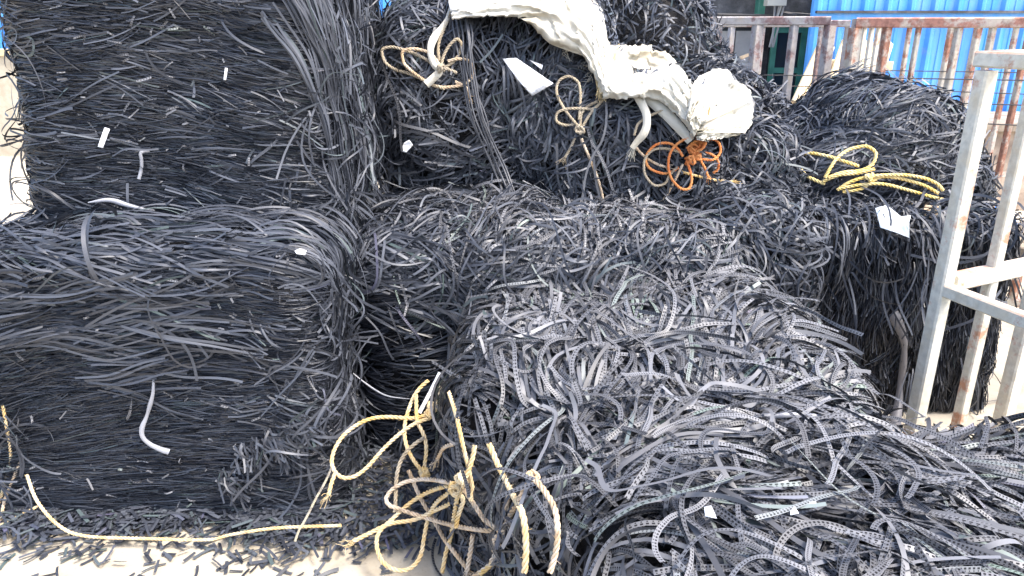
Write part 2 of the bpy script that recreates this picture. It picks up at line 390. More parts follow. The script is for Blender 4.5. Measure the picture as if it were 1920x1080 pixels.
add_loose(e, M['strip'], strips(s, 80, (.2, .5), (.009, .012), 18, 2, .02, (.1, .3, .4, 0, 1), flow((1, 0, 0), .5, 3, 5), .3, .5, 4, 4, .10, .6, .3, .6, .04, keep=lambda P, G: np.where(P[:, 2] > .55, 1, .15)), 60)
# broken tuft near the foot of A
tq = at(np.array([430., 460, 490, 520, 545, 565]), np.array([895., 850, 825, 815, 850, 800]), 2.0)
def tuft(P, G): return np.where(np.min(np.linalg.norm(P[:, None] - tq[None], axis=2), axis=1) < .042, .8, 0)
add_strips(e, 'broken_tuft', M['strip'], strips(s, 16000, (.03, .085), (.005, .008), 5, 1, .01, (0, 0, 1, 0, 0), flow((.7, 0, -.7), .5, 8, 3), .4, .5, 2, 2, .03, .3, .6, .4, .035, keep=tuft, fly=.6))
# B : upper left
e, s = bale('B', 'upper left black strip bale, strips combed sideways and folding over its right edge')
fl = flow((1, 0, -.10), .28, 2.2, 11)
add_strips(e, 'pressed_strips', M['fine'], strips(s, 42000, (.06, .22), (.0014, .0036), 6, 6, .012, (.5, .6, 1, 0, 0), fl, .06, .09, .8, 1.5, .009, .4, .8, .5, .015))
add_strips(e, 'surface_strips', M['strip'], strips(s, 2200, (.05, .18), (.003, .006), 10, 5, .014, (.5, .2, 1, 0, .4), fl, .12, .16, 2, 2, .014, .4, .5, .7, .022))
add_strips(e, 'folded_strips', M['strip'], strips(s, 1500, (.25, .6), (.0035, .007), 18, 9, .014, (0, .6, 1, 0, .6),
    lambda P, G: np.stack([np.clip(1.1 - (P[:, 0] + 1.1) * 1.6, .1, 1), -.5 * (P[:, 2] > 1.65), -np.clip((P[:, 0] + 1.0) * 2.4, 0, 3)], -1), .12, .15, 1, 2, .03, .5, .35, .5, .03,
    keep=lambda P, G: np.where((P[:, 0] > -.86 + (1.75 - P[:, 2]) * .35) & (P[:, 2] > 1.25), 1, .01), follow=.35))
add_strips(e, 'side_curls', M['strip'], strips(s, 900, (.1, .35), (.004, .008), 14, 3, .02, (1, 1, .1, 0, .3), None, .5, 2, 9, 8, .08, .5, .6, .8, .03, fly=.5, droop=1.2, keep=lambda P, G: np.where((P[:, 0] < -1.5) | (P[:, 0] > -.6), 1, .1)))
add_loose(e, M['strip'], strips(s, 70, (.04, .16), (.006, .009), 12, 1, .02, (0, 0, 1, 0, 0), flow((1, 0, -.6), .9, 5, 15), .5, .8, 3, 3, .02, .5, .3, .5, .03), 60)
for k_ in 'AB':
    sn_ = SN(5, 90 + ord(k_)); pr = [o for o in col.objects if o.name == ('strip_bale' if k_ == 'A' else 'strip_bale.001')][0]
    add_strips(pr, 'crushed_clumps', M['strip'], strips(SOL[k_], 2600, (.04, .15), (.003, .006), 8, 7, .012, (.3, .1, 1, 0, .1), flow((1, 0, -.1), .35, 4, 29), .14, .22, 2.5, 4, .022, .4, .6, .8, .02,
        keep=lambda P, G: sd_(.1, .9, sn_(P * np.array([.6, 1, 1.6]))) * np.where((P[:, 2] > .35), 1, .25)))
    pr = [o for o in col.objects if o.name == ('strip_bale' if k_ == 'A' else 'strip_bale.001')][0]
    add_strips(pr, 'bright_chips', M['perf'], strips(SOL[k_], 300, (.012, .05), (.003, .0065), 4, 2, .03, (0, 0, 1, 0, 0), flow((1, 0, 0), .5, 4, 19), .4, .4, 2, 2, .02, .4, .3, .5, .03))
# D : middle, low, behind the loose heap
e, s = bale('D', 'low middle black strip bale between the left stack and the loose grey heap')
fl = flow((1, -.1, 0), .35, 3, 21)
add_strips(e, 'pressed_strips', M['fine'], strips(s, 7000, (.08, .24), (.004, .006), 7, 6, .012, (1, 0, 1, 0, 0), fl, .12, .15, 1.5, 3, .015, .4, 1., .6, .02))
add_strips(e, 'top_strips', M['strip'], strips(s, 8500, (.08, .30), (.005, .009), 13, 6, .02, (.5, .1, .6, .2, 1), fl, .3, .55, 2.5, 4, .06, .5, .45, .8, .035, keep=lambda P, G: np.where(P[:, 2] > .56, 1, .1)))
add_strips(e, 'curled_strips', M['strip'], strips(s, 420, (.15, .4), (.006, .009), 20, 2, .03, (.6, .1, .6, .2, 1), None, .5, 2, 8, 6, .10, .65, .4, .8, .04, keep=lambda P, G: np.where(P[:, 2] > .5, 1, .0)))
add_loose(e, M['perf2'], strips(s, 90, (.2, .5), (.008, .0105), 22, 2, .02, (.3, 0, .4, 0, 1), flow((1, 0, 0), .7, 3, 25), .3, .8, 5, 5, .11, .7, .3, .5, .05, keep=lambda P, G: np.where(P[:, 2] > .55, 1, .0)), 60)
add_strips(e, 'light_strips', M['perf'], strips(s, 7500, (.07, .26), (.006, .010), 12, 6, .02, (0, 0, .5, .2, 1), flow((.6, .5, 0), .9, 3, 27), .3, .6, 2.5, 4, .055, .5, .45, .8, .045,
    keep=lambda P, G: np.where((P[:, 2] > .5), 1, 0) * sd_(-.45, .0, P[:, 0] + .15 * np.sin(P[:, 1] * 9))))
# C : middle, high, under the white sacking
e, s = bale('C', 'middle black strip bale draped with torn white sacking and tied with several ropes', core_c=(.1, 3.35, 1.0))
fl = flow((.8, 0, -.35), .9, 2.6, 31)
add_strips(e, 'pressed_strips', M['strip'], strips(s, 13000, (.04, .14), (.0045, .008), 6, 6, .02, (.6, .3, 1, .1, .8), fl, .35, .6, 1.5, 2, .025, .4, .7, .6, .03, keep=clear2))
add_strips(e, 'hanging_strips', M['strip'], strips(s, 3600, (.06, .17), (.006, .0095), 9, 4, .02, (.6, .3, 1, .1, .8), flow((0, -.1, -1), .9, 4, 33), .3, .6, 1.5, 2.5, .045, .4, .45, .6, .04, keep=clear))
add_strips(e, 'curled_strips', M['strip'], strips(s, 220, (.15, .4), (.005, .007), 18, 2, .03, (1, .1, 1, .1, .6), None, .5, 2, 6, 5, .07, .6, .5, .8, .04, fly=.3, droop=.8, keep=clear))
add_loose(e, M['perf2'], strips(s, 60, (.3, .6), (.008, .011), 18, 2, .012, (.4, 0, 1, 0, 0), flow((.25, -.2, -1), .3, 4, 35), .1, .25, 2, 2, .06, .6, .3, .5, .06, keep=clear), 50)
# I, J behind
e, s = bale('I', 'tallest black strip bale, behind the white sacking, sloping down towards the cages', core_c=(.45, 4.2, .9))
add_strips(e, 'pressed_strips', M['strip'], strips(s, 13000, (.04, .13), (.006, .010), 6, 3, .03, (.4, 1, 1, .1, 1), flow((.3, 0, -1), .9, 3, 41), .5, 1, 2, 3, .05, .5, .7, .8, .05, keep=lambda P, G: np.where(P[:, 2] > .6, 1, .1) * clear2(P, G)))
add_strips(e, 'curled_strips', M['strip'], strips(s, 300, (.12, .25), (.007, .010), 12, 2, .03, (.2, 1, 1, .1, 1), None, .5, 2, 8, 6, .1, .5, .5, .8, .05, fly=.4, droop=1, keep=lambda P, G: np.where(P[:, 2] > .6, 1, .0) * clear(P, G)))
e, s = bale('J', 'narrow black strip bale at the back in the gap right of the upper left bale')
add_strips(e, 'pressed_strips', M['strip'], strips(s, 3500, (.08, .25), (.006, .010), 10, 3, .03, (1, .5, 1, .1, 1), flow((.3, 0, -1), .8, 3, 45), .5, 1, 6, 6, .07, .5, .6, .8, .05, fly=.4, droop=1, keep=lambda P, G: np.where(P[:, 2] > .8, 1, .1)))
# K
e, s = bale('K', 'slumped black strip bale between the roped middle bale and the right bale', core_c=(.9, 3.1, .5))
add_strips(e, 'pressed_strips', M['strip'], strips(s, 8000, (.05, .17), (.006, .0095), 8, 4, .02, (.6, .4, 1, .1, 1), flow((.4, 0, -.8), .9, 4, 51), .4, .8, 2, 4, .06, .5, .55, .8, .045, keep=lambda P, G: np.where(P[:, 2] > .3, 1, .2) * clear2(P, G)))
add_strips(e, 'curled_strips', M['strip'], strips(s, 450, (.15, .35), (.006, .009), 18, 2, .03, (.6, .2, 1, .1, 1), None, .4, 2, 9, 6, .10, .7, .45, .8, .05, fly=.25, droop=1, keep=lambda P, G: np.where(P[:, 2] > .35, 1, .0)))
# F
e, s = bale('F', 'right black strip bale behind the near cage, strands hanging down its front')
fl = flow((.03, 0, -1), .18, 5, 61)
add_strips(e, 'pressed_strips', M['fine'], strips(s, 16000, (.05, .16), (.002, .005), 6, 5, .012, (.8, 1, 1, 0, 0), fl, .12, .14, 2, 3, .02, .4, 1., .6, .025, fly=.35))
add_strips(e, 'top_strips', M['strip'], strips(s, 6000, (.04, .16), (.005, .009), 8, 3, .02, (.2, .4, .15, .1, 1), None, .5, 2, 6, 6, .05, .4, .6, .8, .035, keep=lambda P, G: np.where(P[:, 2] > .66, 1, .0)))
add_strips(e, 'hanging_strips', M['strip'], strips(s, 340, (.12, .4), (.005, .009), 18, 3, .02, (.1, .2, 1, 0, .5), lambda P, G: np.stack([P[:, 0] * 0, -G[:, 2], -1 + P[:, 0] * 0], -1), .15, .3, 2.5, 3, .09, .6, .4, .6, .04, keep=lambda P, G: np.where(P[:, 2] > .5, 1, .12), follow=.1))
add_loose(e, M['strip'], strips(s, 50, (.25, .5), (.009, .011), 22, 2, .02, (0, 0, 1, 0, .4), None, .3, 2, 6, 4, .13, .8, .4, .5, .04, keep=lambda P, G: np.where(P[:, 2] > .5, 1, .1)), 34)
# G
e, s = bale('G', 'rounded upper right strip bale before the blue wall, yellow rope at its foot')
add_strips(e, 'pressed_strips', M['strip'], strips(s, 8000, (.07, .26), (.005, .009), 12, 6, .018, (1, .8, 1, .1, 1), flow((.9, 0, .45), .55, 3, 71), .3, .5, 3, 5, .05, .5, .5, .8, .04))
add_strips(e, 'curled_strips', M['strip'], strips(s, 400, (.15, .4), (.006, .009), 18, 2, .03, (.8, .8, .7, .1, 1), flow((.7, 0, .4), .8, 3, 75), .5, 1, 5, 5, .07, .5, .4, .8, .04, fly=.3, droop=.6))
add_strips(e, 'side_curls', M['fine'], strips(s, 900, (.1, .3), (.004, .008), 12, 3, .03, (0, 1, .1, 0, 0), None, .5, 2, 8, 8, .08, .5, .6, .8, .03, fly=.6, droop=1))
# E : loose heap in front
e, s = bale('E', 'loose grey heap of perforated strips in the right foreground', 'heap', 'strip_heap', core_c=(.7, 1.5, .15))
_q = np.array([(870, 700), (880, 760), (890, 820), (900, 870), (930, 850), (945, 900), (960, 930), (985, 960), (990, 1000), (985, 1050), (1010, 920), (1035, 960), (1045, 1010), (1035, 1060), (940, 980), (940, 1040), (960, 1000), (850, 860), (870, 920), (880, 960), (900, 1000), (1000, 890), (800, 1000), (840, 1000), (860, 800), (840, 720), (1045, 1050), (900, 1060), (860, 1060)], float)
_t, _d = hit(_q[:, 0], _q[:, 1]); ROPEP = CAM + _d * _t[:, None]
def free(P, G): return np.where(np.min(np.linalg.norm(P[:, None] - ROPEP[None], axis=2), axis=1) > .075, 1, 0)
_fe = flow((0, 0, 0), .55, 2.8, 81)
def sweep_dir(P, G):
    k_ = sd_(1.9, 1.2, P[:, 1] - .5 * (P[:, 0] - .5))[:, None]
    return np.array([.3, .95, 0]) * (1 - k_) + np.array([.95, -.25, 0]) * k_ + _fe(P, G)
kE = lambda P, G: np.where((P[:, 1] > .8) & (P[:, 2] > .05), 1, .05)
add_strips(e, 'bedded_strips', M['perf2'], strips(s, 12000, (.07, .2), (.008, .011), 8, 5, .03, (.8, .3, .7, .6, 1.2), None, .4, 2, 2.5, 3.5, .03, .4, .45, .7, .02, keep=kE))
add_strips(e, 'heaped_strips', M['perf'], strips(s, 10500, (.11, .32), (.0088, .0118), 13, 9, .024, (.1, .1, .6, .4, 1.4), sweep_dir, .2, .5, 2.2, 3.2, .05, .45, .35, .6, .05, keep=lambda P, G: np.where((P[:, 1] > .8) & (P[:, 2] > .33) & (G[:, 0] > -.6), 1, .05) * free(P, G)))
add_strips(e, 'curled_strips', M['perf'], strips(s, 800, (.18, .42), (.009, .0115), 22, 3, .03, (0, .1, .6, .4, 1.4), None, .35, 2, 5, 6, .075, .6, .4, .8, .07, keep=lambda P, G: np.where((P[:, 1] > .8) & (P[:, 2] > .25) & (G[:, 0] > -.5), 1, .03) * free(P, G)))
add_strips(e, 'slumped_strips', M['strip'], strips(s, 3200, (.08, .24), (.006, .011), 10, 4, .02, (1, 0, .2, .3, 0), flow((0, -.2, -1), .6, 4, 85), .4, .5, 3, 4, .03, .5, .6, .8, .02, keep=lambda P, G: np.where(G[:, 0] < -.2, 1, 0)))
add_loose(e, M['perf'], strips(s, 110, (.3, .6), (.010, .0115), 30, 1, .02, (.1, 0, .2, .3, 1), flow((1, .25, 0), .6, 2, 83), .3, .5, 3.5, 5, .09, .6, .35, .6, .10, keep=lambda P, G: np.where((P[:, 1] > .9) & (P[:, 2] > .4) & (P[:, 0] > .18), 1, 0)), 95)

# ------------------------------------------------------------ cut strips spilled on the concrete
def litter(n, fx, L=(.02, .06)):
    P = []
    while len(P) < n:
        x, y = fx(); p = np.array([[x, y, .03]])
        if scene_sdf(p + [0, 0, 0.02])[0] > .005: P.append((x, y))
    return np.array(P)
def litter_geo(P, L, W):
    n = len(P); a = rng.uniform(0, 6.28, n); ln = rng.uniform(*L, n); cu = rng.normal(size=n) * 6; k = 5
    Q = []; Wv = []; p = np.concatenate([P, (rng.random((n, 1)) ** 1.5) * .014 + .005], 1); el = rng.normal(size=n) * .05
    tl = rng.normal(size=n) * .25
    for i in range(k + 1):
        d = np.stack([np.cos(a), np.sin(a), el], -1); Q.append(p.copy())
        Wv.append(np.stack([-np.sin(a) * np.cos(tl), np.cos(a) * np.cos(tl), np.sin(tl)], -1)); p = p + d * (ln / k)[:, None]; a = a + cu * ln / k
    Q = np.stack(Q, 1); Wv = np.stack(Wv, 1); Q[..., 2] = np.maximum(Q[..., 2], .006); h = rng.uniform(*W, n)[:, None, None] / 2
    return Q - Wv * h, Q + Wv * h, ln, rng.random(n), None
def front_edge():
    while 1:
        x = random.uniform(-1.8, -.25); y = 2.03 - abs(random.gauss(0, .03 + .02 * math.sin(x * 9) + (.05 if x > -.9 or x < -1.4 else 0)))
        if x > -.6: y = random.uniform(1.85, 2.45)
        return x, y
P1 = litter(300, lambda: (random.uniform(-1.5, -.35), 2.0 - abs(random.gauss(0, .13))))
A_, B_, ln, ti, _ = litter_geo(P1, (.025, .075), (.007, .011))
for i in range(len(P1)):
    V, Fc, uv, tt = pack(A_[i:i + 1], B_[i:i + 1], ln[i:i + 1], ti[i:i + 1])
    c = V.mean(0)
    o = mesh('cut_strip', V - c, Fc, M['strip'], None, attrs={'tint': tt}, uv=uv); o.location = c
    tag(o, 'short black cut strip lying on the pale concrete in front of the left stack', 'plastic strip', 'short cut strips spilled on the concrete')
e = empty('strip_litter', (-.6, 2.1, 0), 'dense carpet of spilled black strip cuttings around the foot of the left stack', 'litter')
e['kind'] = 'stuff'
P2 = litter(2500, front_edge); st = litter_geo(P2, (.02, .09), (.006, .011)); st[0][..., 2] += rng.random((len(P2), 1)) * .03; st[1][..., 2] = st[0][..., 2] + (st[1][..., 2] - st[0][..., 2]) * 0 + .002
V, Fc, uv, tt = pack(*st[:4]); o = mesh('strips', V, Fc, M['strip'], e, attrs={'tint': tt}, uv=uv); o['kind'] = 'stuff'
P3 = litter(1600, lambda: (random.uniform(-2.3, -1.62), random.uniform(1.7, 3.0))); st = litter_geo(P3, (.05, .2), (.004, .008)); z_ = rng.random((len(P3), 1)) * .1 * np.clip(1 - (-1.62 - P3[:, :1]) * 2.5, 0, 1); st[0][..., 2] += z_; st[1][..., 2] += z_
V, Fc, uv, tt = pack(*st[:4]); o = mesh('strips', V, Fc, M['strip'], e, attrs={'tint': tt}, uv=uv); o['kind'] = 'stuff'

# ------------------------------------------------------------ ropes
def catmull(P, step):
    P = np.asarray(P, float); P = np.vstack([2 * P[0] - P[1], P, 2 * P[-1] - P[-2]]); out = []
    for i in range(1, len(P) - 2):
        n = max(2, int(np.linalg.norm(P[i + 1] - P[i]) / step))
        t = np.linspace(0, 1, n, endpoint=False)[:, None]
        a, b, c, d = P[i - 1], P[i], P[i + 1], P[i + 2]
        out.append(.5 * ((2 * b) + (-a + c) * t + (2 * a - 5 * b + 4 * c - d) * t ** 2 + (-a + 3 * b - 3 * c + d) * t ** 3))
    return np.vstack(out + [P[-2:-1]])
def sweep(Q, r, sides=6, taper=None):
    n = len(Q); T = norm(np.gradient(Q, axis=0)); u = np.zeros_like(Q); a = np.array([0, 0, 1.]) if abs(T[0][2]) < .9 else np.array([1., 0, 0])
    u[0] = norm(np.cross(T[0], a))
    for i in range(1, n):
        v = u[i - 1] - T[i] * (u[i - 1] @ T[i]); u[i] = v / max(1e-9, np.linalg.norm(v))
    v = np.cross(T, u); th = np.arange(sides) / sides * 2 * np.pi; r = (np.ones(n) * r if taper is None else taper)[:, None, None]
    V = Q[:, None] + (u[:, None] * np.cos(th)[None, :, None] + v[:, None] * np.sin(th)[None, :, None]) * r
    i = (np.arange(n - 1) * sides)[:, None]; j = np.arange(sides)[None]; k = (j + 1) % sides
    Fc = np.stack([i + j, i + k, i + sides + k, i + sides + j], -1).reshape(-1, 4)
    return V.reshape(-1, 3), Fc, u, v
def rope_geo(P, r, fray=True):
    Q = catmull(P, r * .7); n = len(Q); _, _, u, v = sweep(Q, r)
    s = np.concatenate([[0], np.cumsum(np.linalg.norm(np.diff(Q, axis=0), axis=1))]); VV = []; FF = []; off = 0
    for k in range(3):
        ph = s / (r * 7.) * 2 * np.pi + k * 2.094
        q = Q + (u * np.cos(ph)[:, None] + v * np.sin(ph)[:, None]) * r * .58
        V, Fc, _, _ = sweep(q, r * .5, 6); VV.append(V); FF.append(Fc + off); off += len(V)
    if fray:
        for e_ in ((-1,) if fray == 1 else ()):
            d = norm(Q[e_] - Q[1 if e_ == 0 else -3])
            for _ in range(14):
                a = Q[e_] + rng.normal(size=3) * r * .4; b = a + (d + rng.normal(size=3) * .45) * r * rng.uniform(2, 5)
                q = catmull([a, (a + b) / 2 + rng.normal(size=3) * r * .5, b], r); V, Fc, _, _ = sweep(q, r * .16, 3)
                VV.append(V); FF.append(Fc + off); off += len(V)
        # stray fibres along the rope
        for _ in range(int(s[-1] / (r * 5))):
            i = rng.integers(2, n - 2); a = Q[i]; dd = norm(rng.normal(size=3)); b = a + dd * r * rng.uniform(1.5, 2.6)
            V, Fc, _, _ = sweep(np.array([a, (a + b) / 2 + rng.normal(size=3) * r * .2, b]), r * .07, 3)
            VV.append(V); FF.append(Fc + off); off += len(V)
    return np.vstack(VV), np.vstack(FF)
def knot_geo(c, R_, r, turns=4, seed=0):
    g_ = np.random.default_rng(seed); pts = []; ax = norm(g_.normal(size=3)); n = turns * 7
    for i in range(n):
        a = i / 7 * 2 * np.pi; ax = norm(ax + g_.normal(size=3) * .28); o = norm(np.cross(ax, [0.3, 1, .2])); p = np.cross(ax, o)
        pts.append(np.array(c) + (o * math.cos(a) + p * math.sin(a)) * R_ * g_.uniform(.7, 1.1) + g_.normal(size=3) * R_ * .15)
    return rope_geo(pts, r, False)
def px_path(pts, Z=(0, 0, 1), off=.05, Y=None, smooth=3):
    """points picked on the photograph -> the place on the bales' real surface they rest on (off = above the surface)"""
    a = np.array([(Z[0] + p[0] / Z[2], Z[1] + p[1] / Z[2]) for p in pts], float)
    q = catmull(np.c_[a, np.zeros(len(a))], 8)[:, :2]; t, d = hit(q[:, 0], q[:, 1])
    if Y is not None:                              # hanging rope: stays near a vertical plane in front of the heap
        yy = np.interp(q[:, 1], [y[0] for y in Y], [y[1] for y in Y]); t = np.minimum(t, yy / d[:, 1] + off)
        tg = (CAMZ - .03) / np.maximum(-d[:, 2], 1e-3); t = np.minimum(t, tg + off)
    t0 = t.copy(); k = np.ones(7) / 7
    for _ in range(smooth):
        t = np.convolve(np.pad(t, 3, mode='edge'), k, 'valid'); t = np.minimum(t, t0)
    for _ in range(2): t = np.convolve(np.pad(t, 3, mode='edge'), k, 'valid')
    wob = np.convolve(rng.normal(size=len(t) + 12), np.ones(13) / 13, 'valid') * .012
    P = CAM + d * (t - off + wob)[:, None]; P[:, 2] = np.maximum(P[:, 2], .012)
    return P[::2] if len(P) > 6 else P
def rope_thing(label, group, m, r, paths, knots=(), name='rope', cat='rope', parts=None):
    P0 = paths[0][1]; e = empty(name, tuple(P0[len(P0) // 2]), label, cat, group)
    for nm, P, mm in paths:
        V, Fc = rope_geo(P, r * .8, 1 if nm == 'tail' else 2); mesh(nm, V, Fc, M[mm or m], e, smooth=True)
    for i, (c, R_, t_) in enumerate(knots):
        V, Fc = knot_geo(c, R_ * .95, r * .68, t_ + 1, seed=int(abs(c[0]) * 1e4) % 999 + i); mesh('knot', V, Fc, M[m], e, smooth=True)
    return e
def ribbon(name, pts, w, m, label, cat, up_=(0, 0, 1), group=None, parent=None, thick=.0012):
    Q = catmull(pts, .008); T = norm(np.gradient(Q, axis=0)); vw = norm(Q - CAM) if up_ == 'face' else np.array(up_, float)
    W_ = norm(np.cross(T, vw)) * (np.asarray(w if np.ndim(w) == 0 else np.interp(np.linspace(0, 1, len(Q)), np.linspace(0, 1, len(w)), w))[..., None] / 2)
    nrm = norm(np.cross(W_, T)) * thick; n = len(Q)
    V = np.concatenate([Q - W_, Q + W_, Q - W_ + nrm, Q + W_ + nrm])
    i = np.arange(n - 1); Fc = np.concatenate([np.stack([i, i + 1, n + i + 1, n + i], -1), np.stack([2 * n + i, 3 * n + i, 3 * n + i + 1, 2 * n + i + 1], -1), np.stack([i, 2 * n + i, 2 * n + i + 1, i + 1], -1), np.stack([n + i, n + i + 1, 3 * n + i + 1, 3 * n + i], -1)])
    if parent is None:
        c = Q[len(Q) // 2]; o = mesh(name, V - c, Fc, M[m], None); o.location = c; return tag(o, label, cat, group)
    return mesh(name, V, Fc, M[m], parent)
ZB = (540, 680, 2.7); HY = [(700, 2.12), (800, 1.98), (900, 1.88), (1080, 1.70)]
pb = lambda pts, off=.04: px_path(pts, ZB, off + .065, HY)
RG = 'ropes hanging at the left end of the loose heap'
rope_thing('cream rope with one big round bow loop reaching left over the dark gap', RG, 'rope_cream', .0075, [
    ('loop', pb([(740, 250), (640, 280), (500, 275), (400, 290), (300, 350), (240, 430), (222, 510), (260, 575), (330, 578), (400, 530), (480, 440), (560, 365), (640, 310), (730, 275)]), None),
    ('tail', pb([(240, 555), (220, 610), (205, 670)]), None),
    ('strand', pb([(710, 90), (650, 150), (610, 240), (590, 330), (600, 420), (640, 500), (690, 560)], .03), None),
    ('strand', pb([(648, 160), (655, 300), (690, 370), (700, 450), (685, 560)], .03), None),
    ('strand', pb([(690, 380), (620, 430), (570, 500), (550, 580), (545, 680), (540, 780)], .03), 'rope_tan'),
    ('strand', pb([(770, 120), (750, 190), (735, 250)], .03), None)],
    [(pb([(735, 225), (725, 262)], .05)[0], .016, 4), (pb([(715, 262), (728, 270)], .05)[0], .015, 3), (pb([(690, 560), (680, 570)], .05)[0], .017, 3)])
rope_thing('narrow V of cream rope with a frayed pale knot, right of the big loop', RG, 'rope_pale', .007, [
    ('strand', pb([(805, 150), (795, 250), (790, 350), (780, 430), (760, 500), (700, 558)]), 'rope_cream'),
    ('strand', pb([(815, 150), (850, 260), (870, 350), (890, 440), (915, 540), (935, 650), (925, 700)]), 'rope_cream'),
    ('tail', pb([(840, 412), (790, 430), (755, 490)], .05), None)], [(pb([(800, 428), (790, 440)], .045)[0], .010, 2)])
rope_thing('yellow cream rope in a sprawling double bow with long crossing tails', RG, 'rope_cream', .0078, [
    ('loop', pb([(870, 620), (780, 600), (680, 590), (580, 610), (510, 660), (500, 710), (560, 740), (680, 780), (800, 815), (920, 840), (1060, 855)], .055), 'rope_pale'),
    ('loop', pb([(870, 620), (780, 630), (680, 670), (600, 725), (520, 800), (460, 860), (450, 930), (480, 1010), (550, 1050), (620, 1040), (670, 980), (690, 880), (710, 790), (750, 710), (840, 640)], .045), None),
    ('tail', pb([(840, 705), (740, 750), (640, 795), (520, 815), (420, 860), (330, 905)], .04), None),
    ('tail', pb([(610, 545), (650, 640), (690, 720), (740, 800), (790, 890), (850, 970), (930, 1070)], .05), 'rope_pale'),
    ('strand', pb([(890, 640), (950, 730), (1000, 800), (1070, 850)], .045), 'rope_pale'),
    ('strand', pb([(860, 660), (840, 780), (825, 880), (800, 960), (780, 1065)], .035), None),
    ('strand', pb([(850, 640), (885, 690), (860, 780), (845, 860)], .035), None),
    ('strand', pb([(945, 420), (930, 500), (900, 580)], .035), None)],
    [(pb([(885, 585), (880, 605)], .06)[0], .018, 4), (pb([(850, 640), (860, 640)], .06)[0], .018, 3)])
rope_thing('thick dirty rope knot with hanging ends beside the heap', RG, 'rope_pale', .0082, [
    ('strand', pb([(1125, 660), (1105, 730), (1120, 780), (1090, 850)], .05), None),
    ('strand', pb([(1160, 720), (1115, 790), (1090, 860)], .05), None),
    ('strand', pb([(1090, 860), (1035, 910), (1055, 985), (1000, 1040), (940, 1085)], .05), None),
    ('strand', pb([(1075, 880), (1100, 960), (1125, 1080)], .045), None),
    ('strand', pb([(1040, 900), (1080, 950), (1030, 1020), (950, 1090)], .05), 'rope_cream'),
    ('tail', pb([(935, 870), (925, 950), (905, 1060)], .04), None)],
    [(pb([(1095, 860), (1085, 870)], .065)[0], .02, 4), (pb([(1060, 1000), (1070, 1000)], .06)[0], .016, 3)])
rope_thing('straight bright yellow cream rope end sticking up out of the tangle, cut end pale', RG, 'rope_cream', .009, [
    ('strand', pb([(1018, 410), (1060, 510), (1110, 610), (1150, 690), (1172, 725)], .05), None),
    ('strand', pb([(1172, 725), (1195, 800), (1205, 950), (1195, 1085)], .04), None)])
rope_thing('dirty cream rope hanging down the edge of the heap, rightmost of the rope tangle', RG, 'rope_pale', .008, [
    ('strand', pb([(1250, 590), (1300, 650), (1350, 740), (1365, 850), (1355, 960), (1320, 1085)], .05), None),
    ('strand', pb([(1240, 570), (1200, 640), (1165, 700)], .05), None)], [(pb([(1240, 575), (1236, 585)], .06)[0], .011, 2)])
rope_thing('thin grey green cord slanting down from the big bow loop to the ground', RG, 'rope_grey', .0045, [
    ('strand', pb([(225, 520), (190, 600), (140, 690), (90, 790), (55, 850), (35, 905)], .03), None)])
rope_thing('long cream rope along the left corner and foot of the lower left bale', None, 'rope_cream', .0062, [
    ('strand', px_path([(50, 890), (70, 940), (110, 985), (160, 1005), (280, 1010), (390, 1012), (430, 1003), (520, 990), (648, 985)], off=.04, Y=[(880, 1.97), (980, 1.86), (1015, 1.87)]), None)])
rope_thing('frayed cream rope ends lying among cuttings left of the lower left bale', None, 'rope_pale', .006, [
    ('strand', px_path([(-40, 1000), (0, 985), (40, 965), (70, 950)], off=.02, Y=[(880, 2.2), (1015, 2.0)]), 'rope_cream'),
    ('strand', px_path([(5, 760), (12, 800), (20, 860), (5, 920), (-5, 960)], off=.02, Y=[(760, 2.3), (1015, 2.0)]), 'rope_cream'),
    ('strand', px_path([(40, 860), (20, 910), (8, 940), (0, 990)], off=.02, Y=[(760, 2.3), (1015, 2.0)]), None)])
ribbon('packing_strap', pb([(770, 50), (720, 150), (665, 255)], .05), .012, 'paper', 'flat white strap end hanging above the big cream bow loop', 'strap', 'face')
# ropes on the roped middle bale
ZC = (640, 0, 3.0)
pc = lambda pts, off=.05: px_path(pts, ZC, off)
rope_thing('tan rope bow with three loops near the left end of the white sacking', 'ropes tied round the sacked middle bale', 'rope_tan', .0074, [
    ('loop', pc([(560, 400), (480, 335), (380, 290), (280, 265), (230, 280), (240, 340), (300, 390), (400, 420), (500, 470), (580, 500)]), None),
    ('loop', pc([(560, 380), (500, 300), (400, 275), (345, 290), (350, 350), (420, 420), (520, 480), (600, 490), (700, 470), (740, 420), (735, 360), (680, 330), (600, 345)], .06), 'rope_pale'),
    ('loop', pc([(560, 370), (590, 280), (650, 220), (675, 250), (650, 330), (590, 380), (650, 410)], .065), None),
    ('tail', pc([(640, 460), (700, 490), (720, 550)]), 'rope_pale'),
    ('strand', pc([(650, -20), (615, 70), (575, 170), (545, 260), (555, 370)], .06), None)],
    [(pc([(560, 385), (565, 395)], .07)[0], .018, 3)])
ribbon('sack_strap', pc([(645, -30), (590, 120), (530, 200), (500, 280), (520, 360), (552, 400), (500, 455), (455, 495)], .075), [.02, .022, .018, .02, .03, .022, .028, .03], 'sack', 'twisted white strap hanging from the sacking through the tan rope bow', 'strap', 'face')
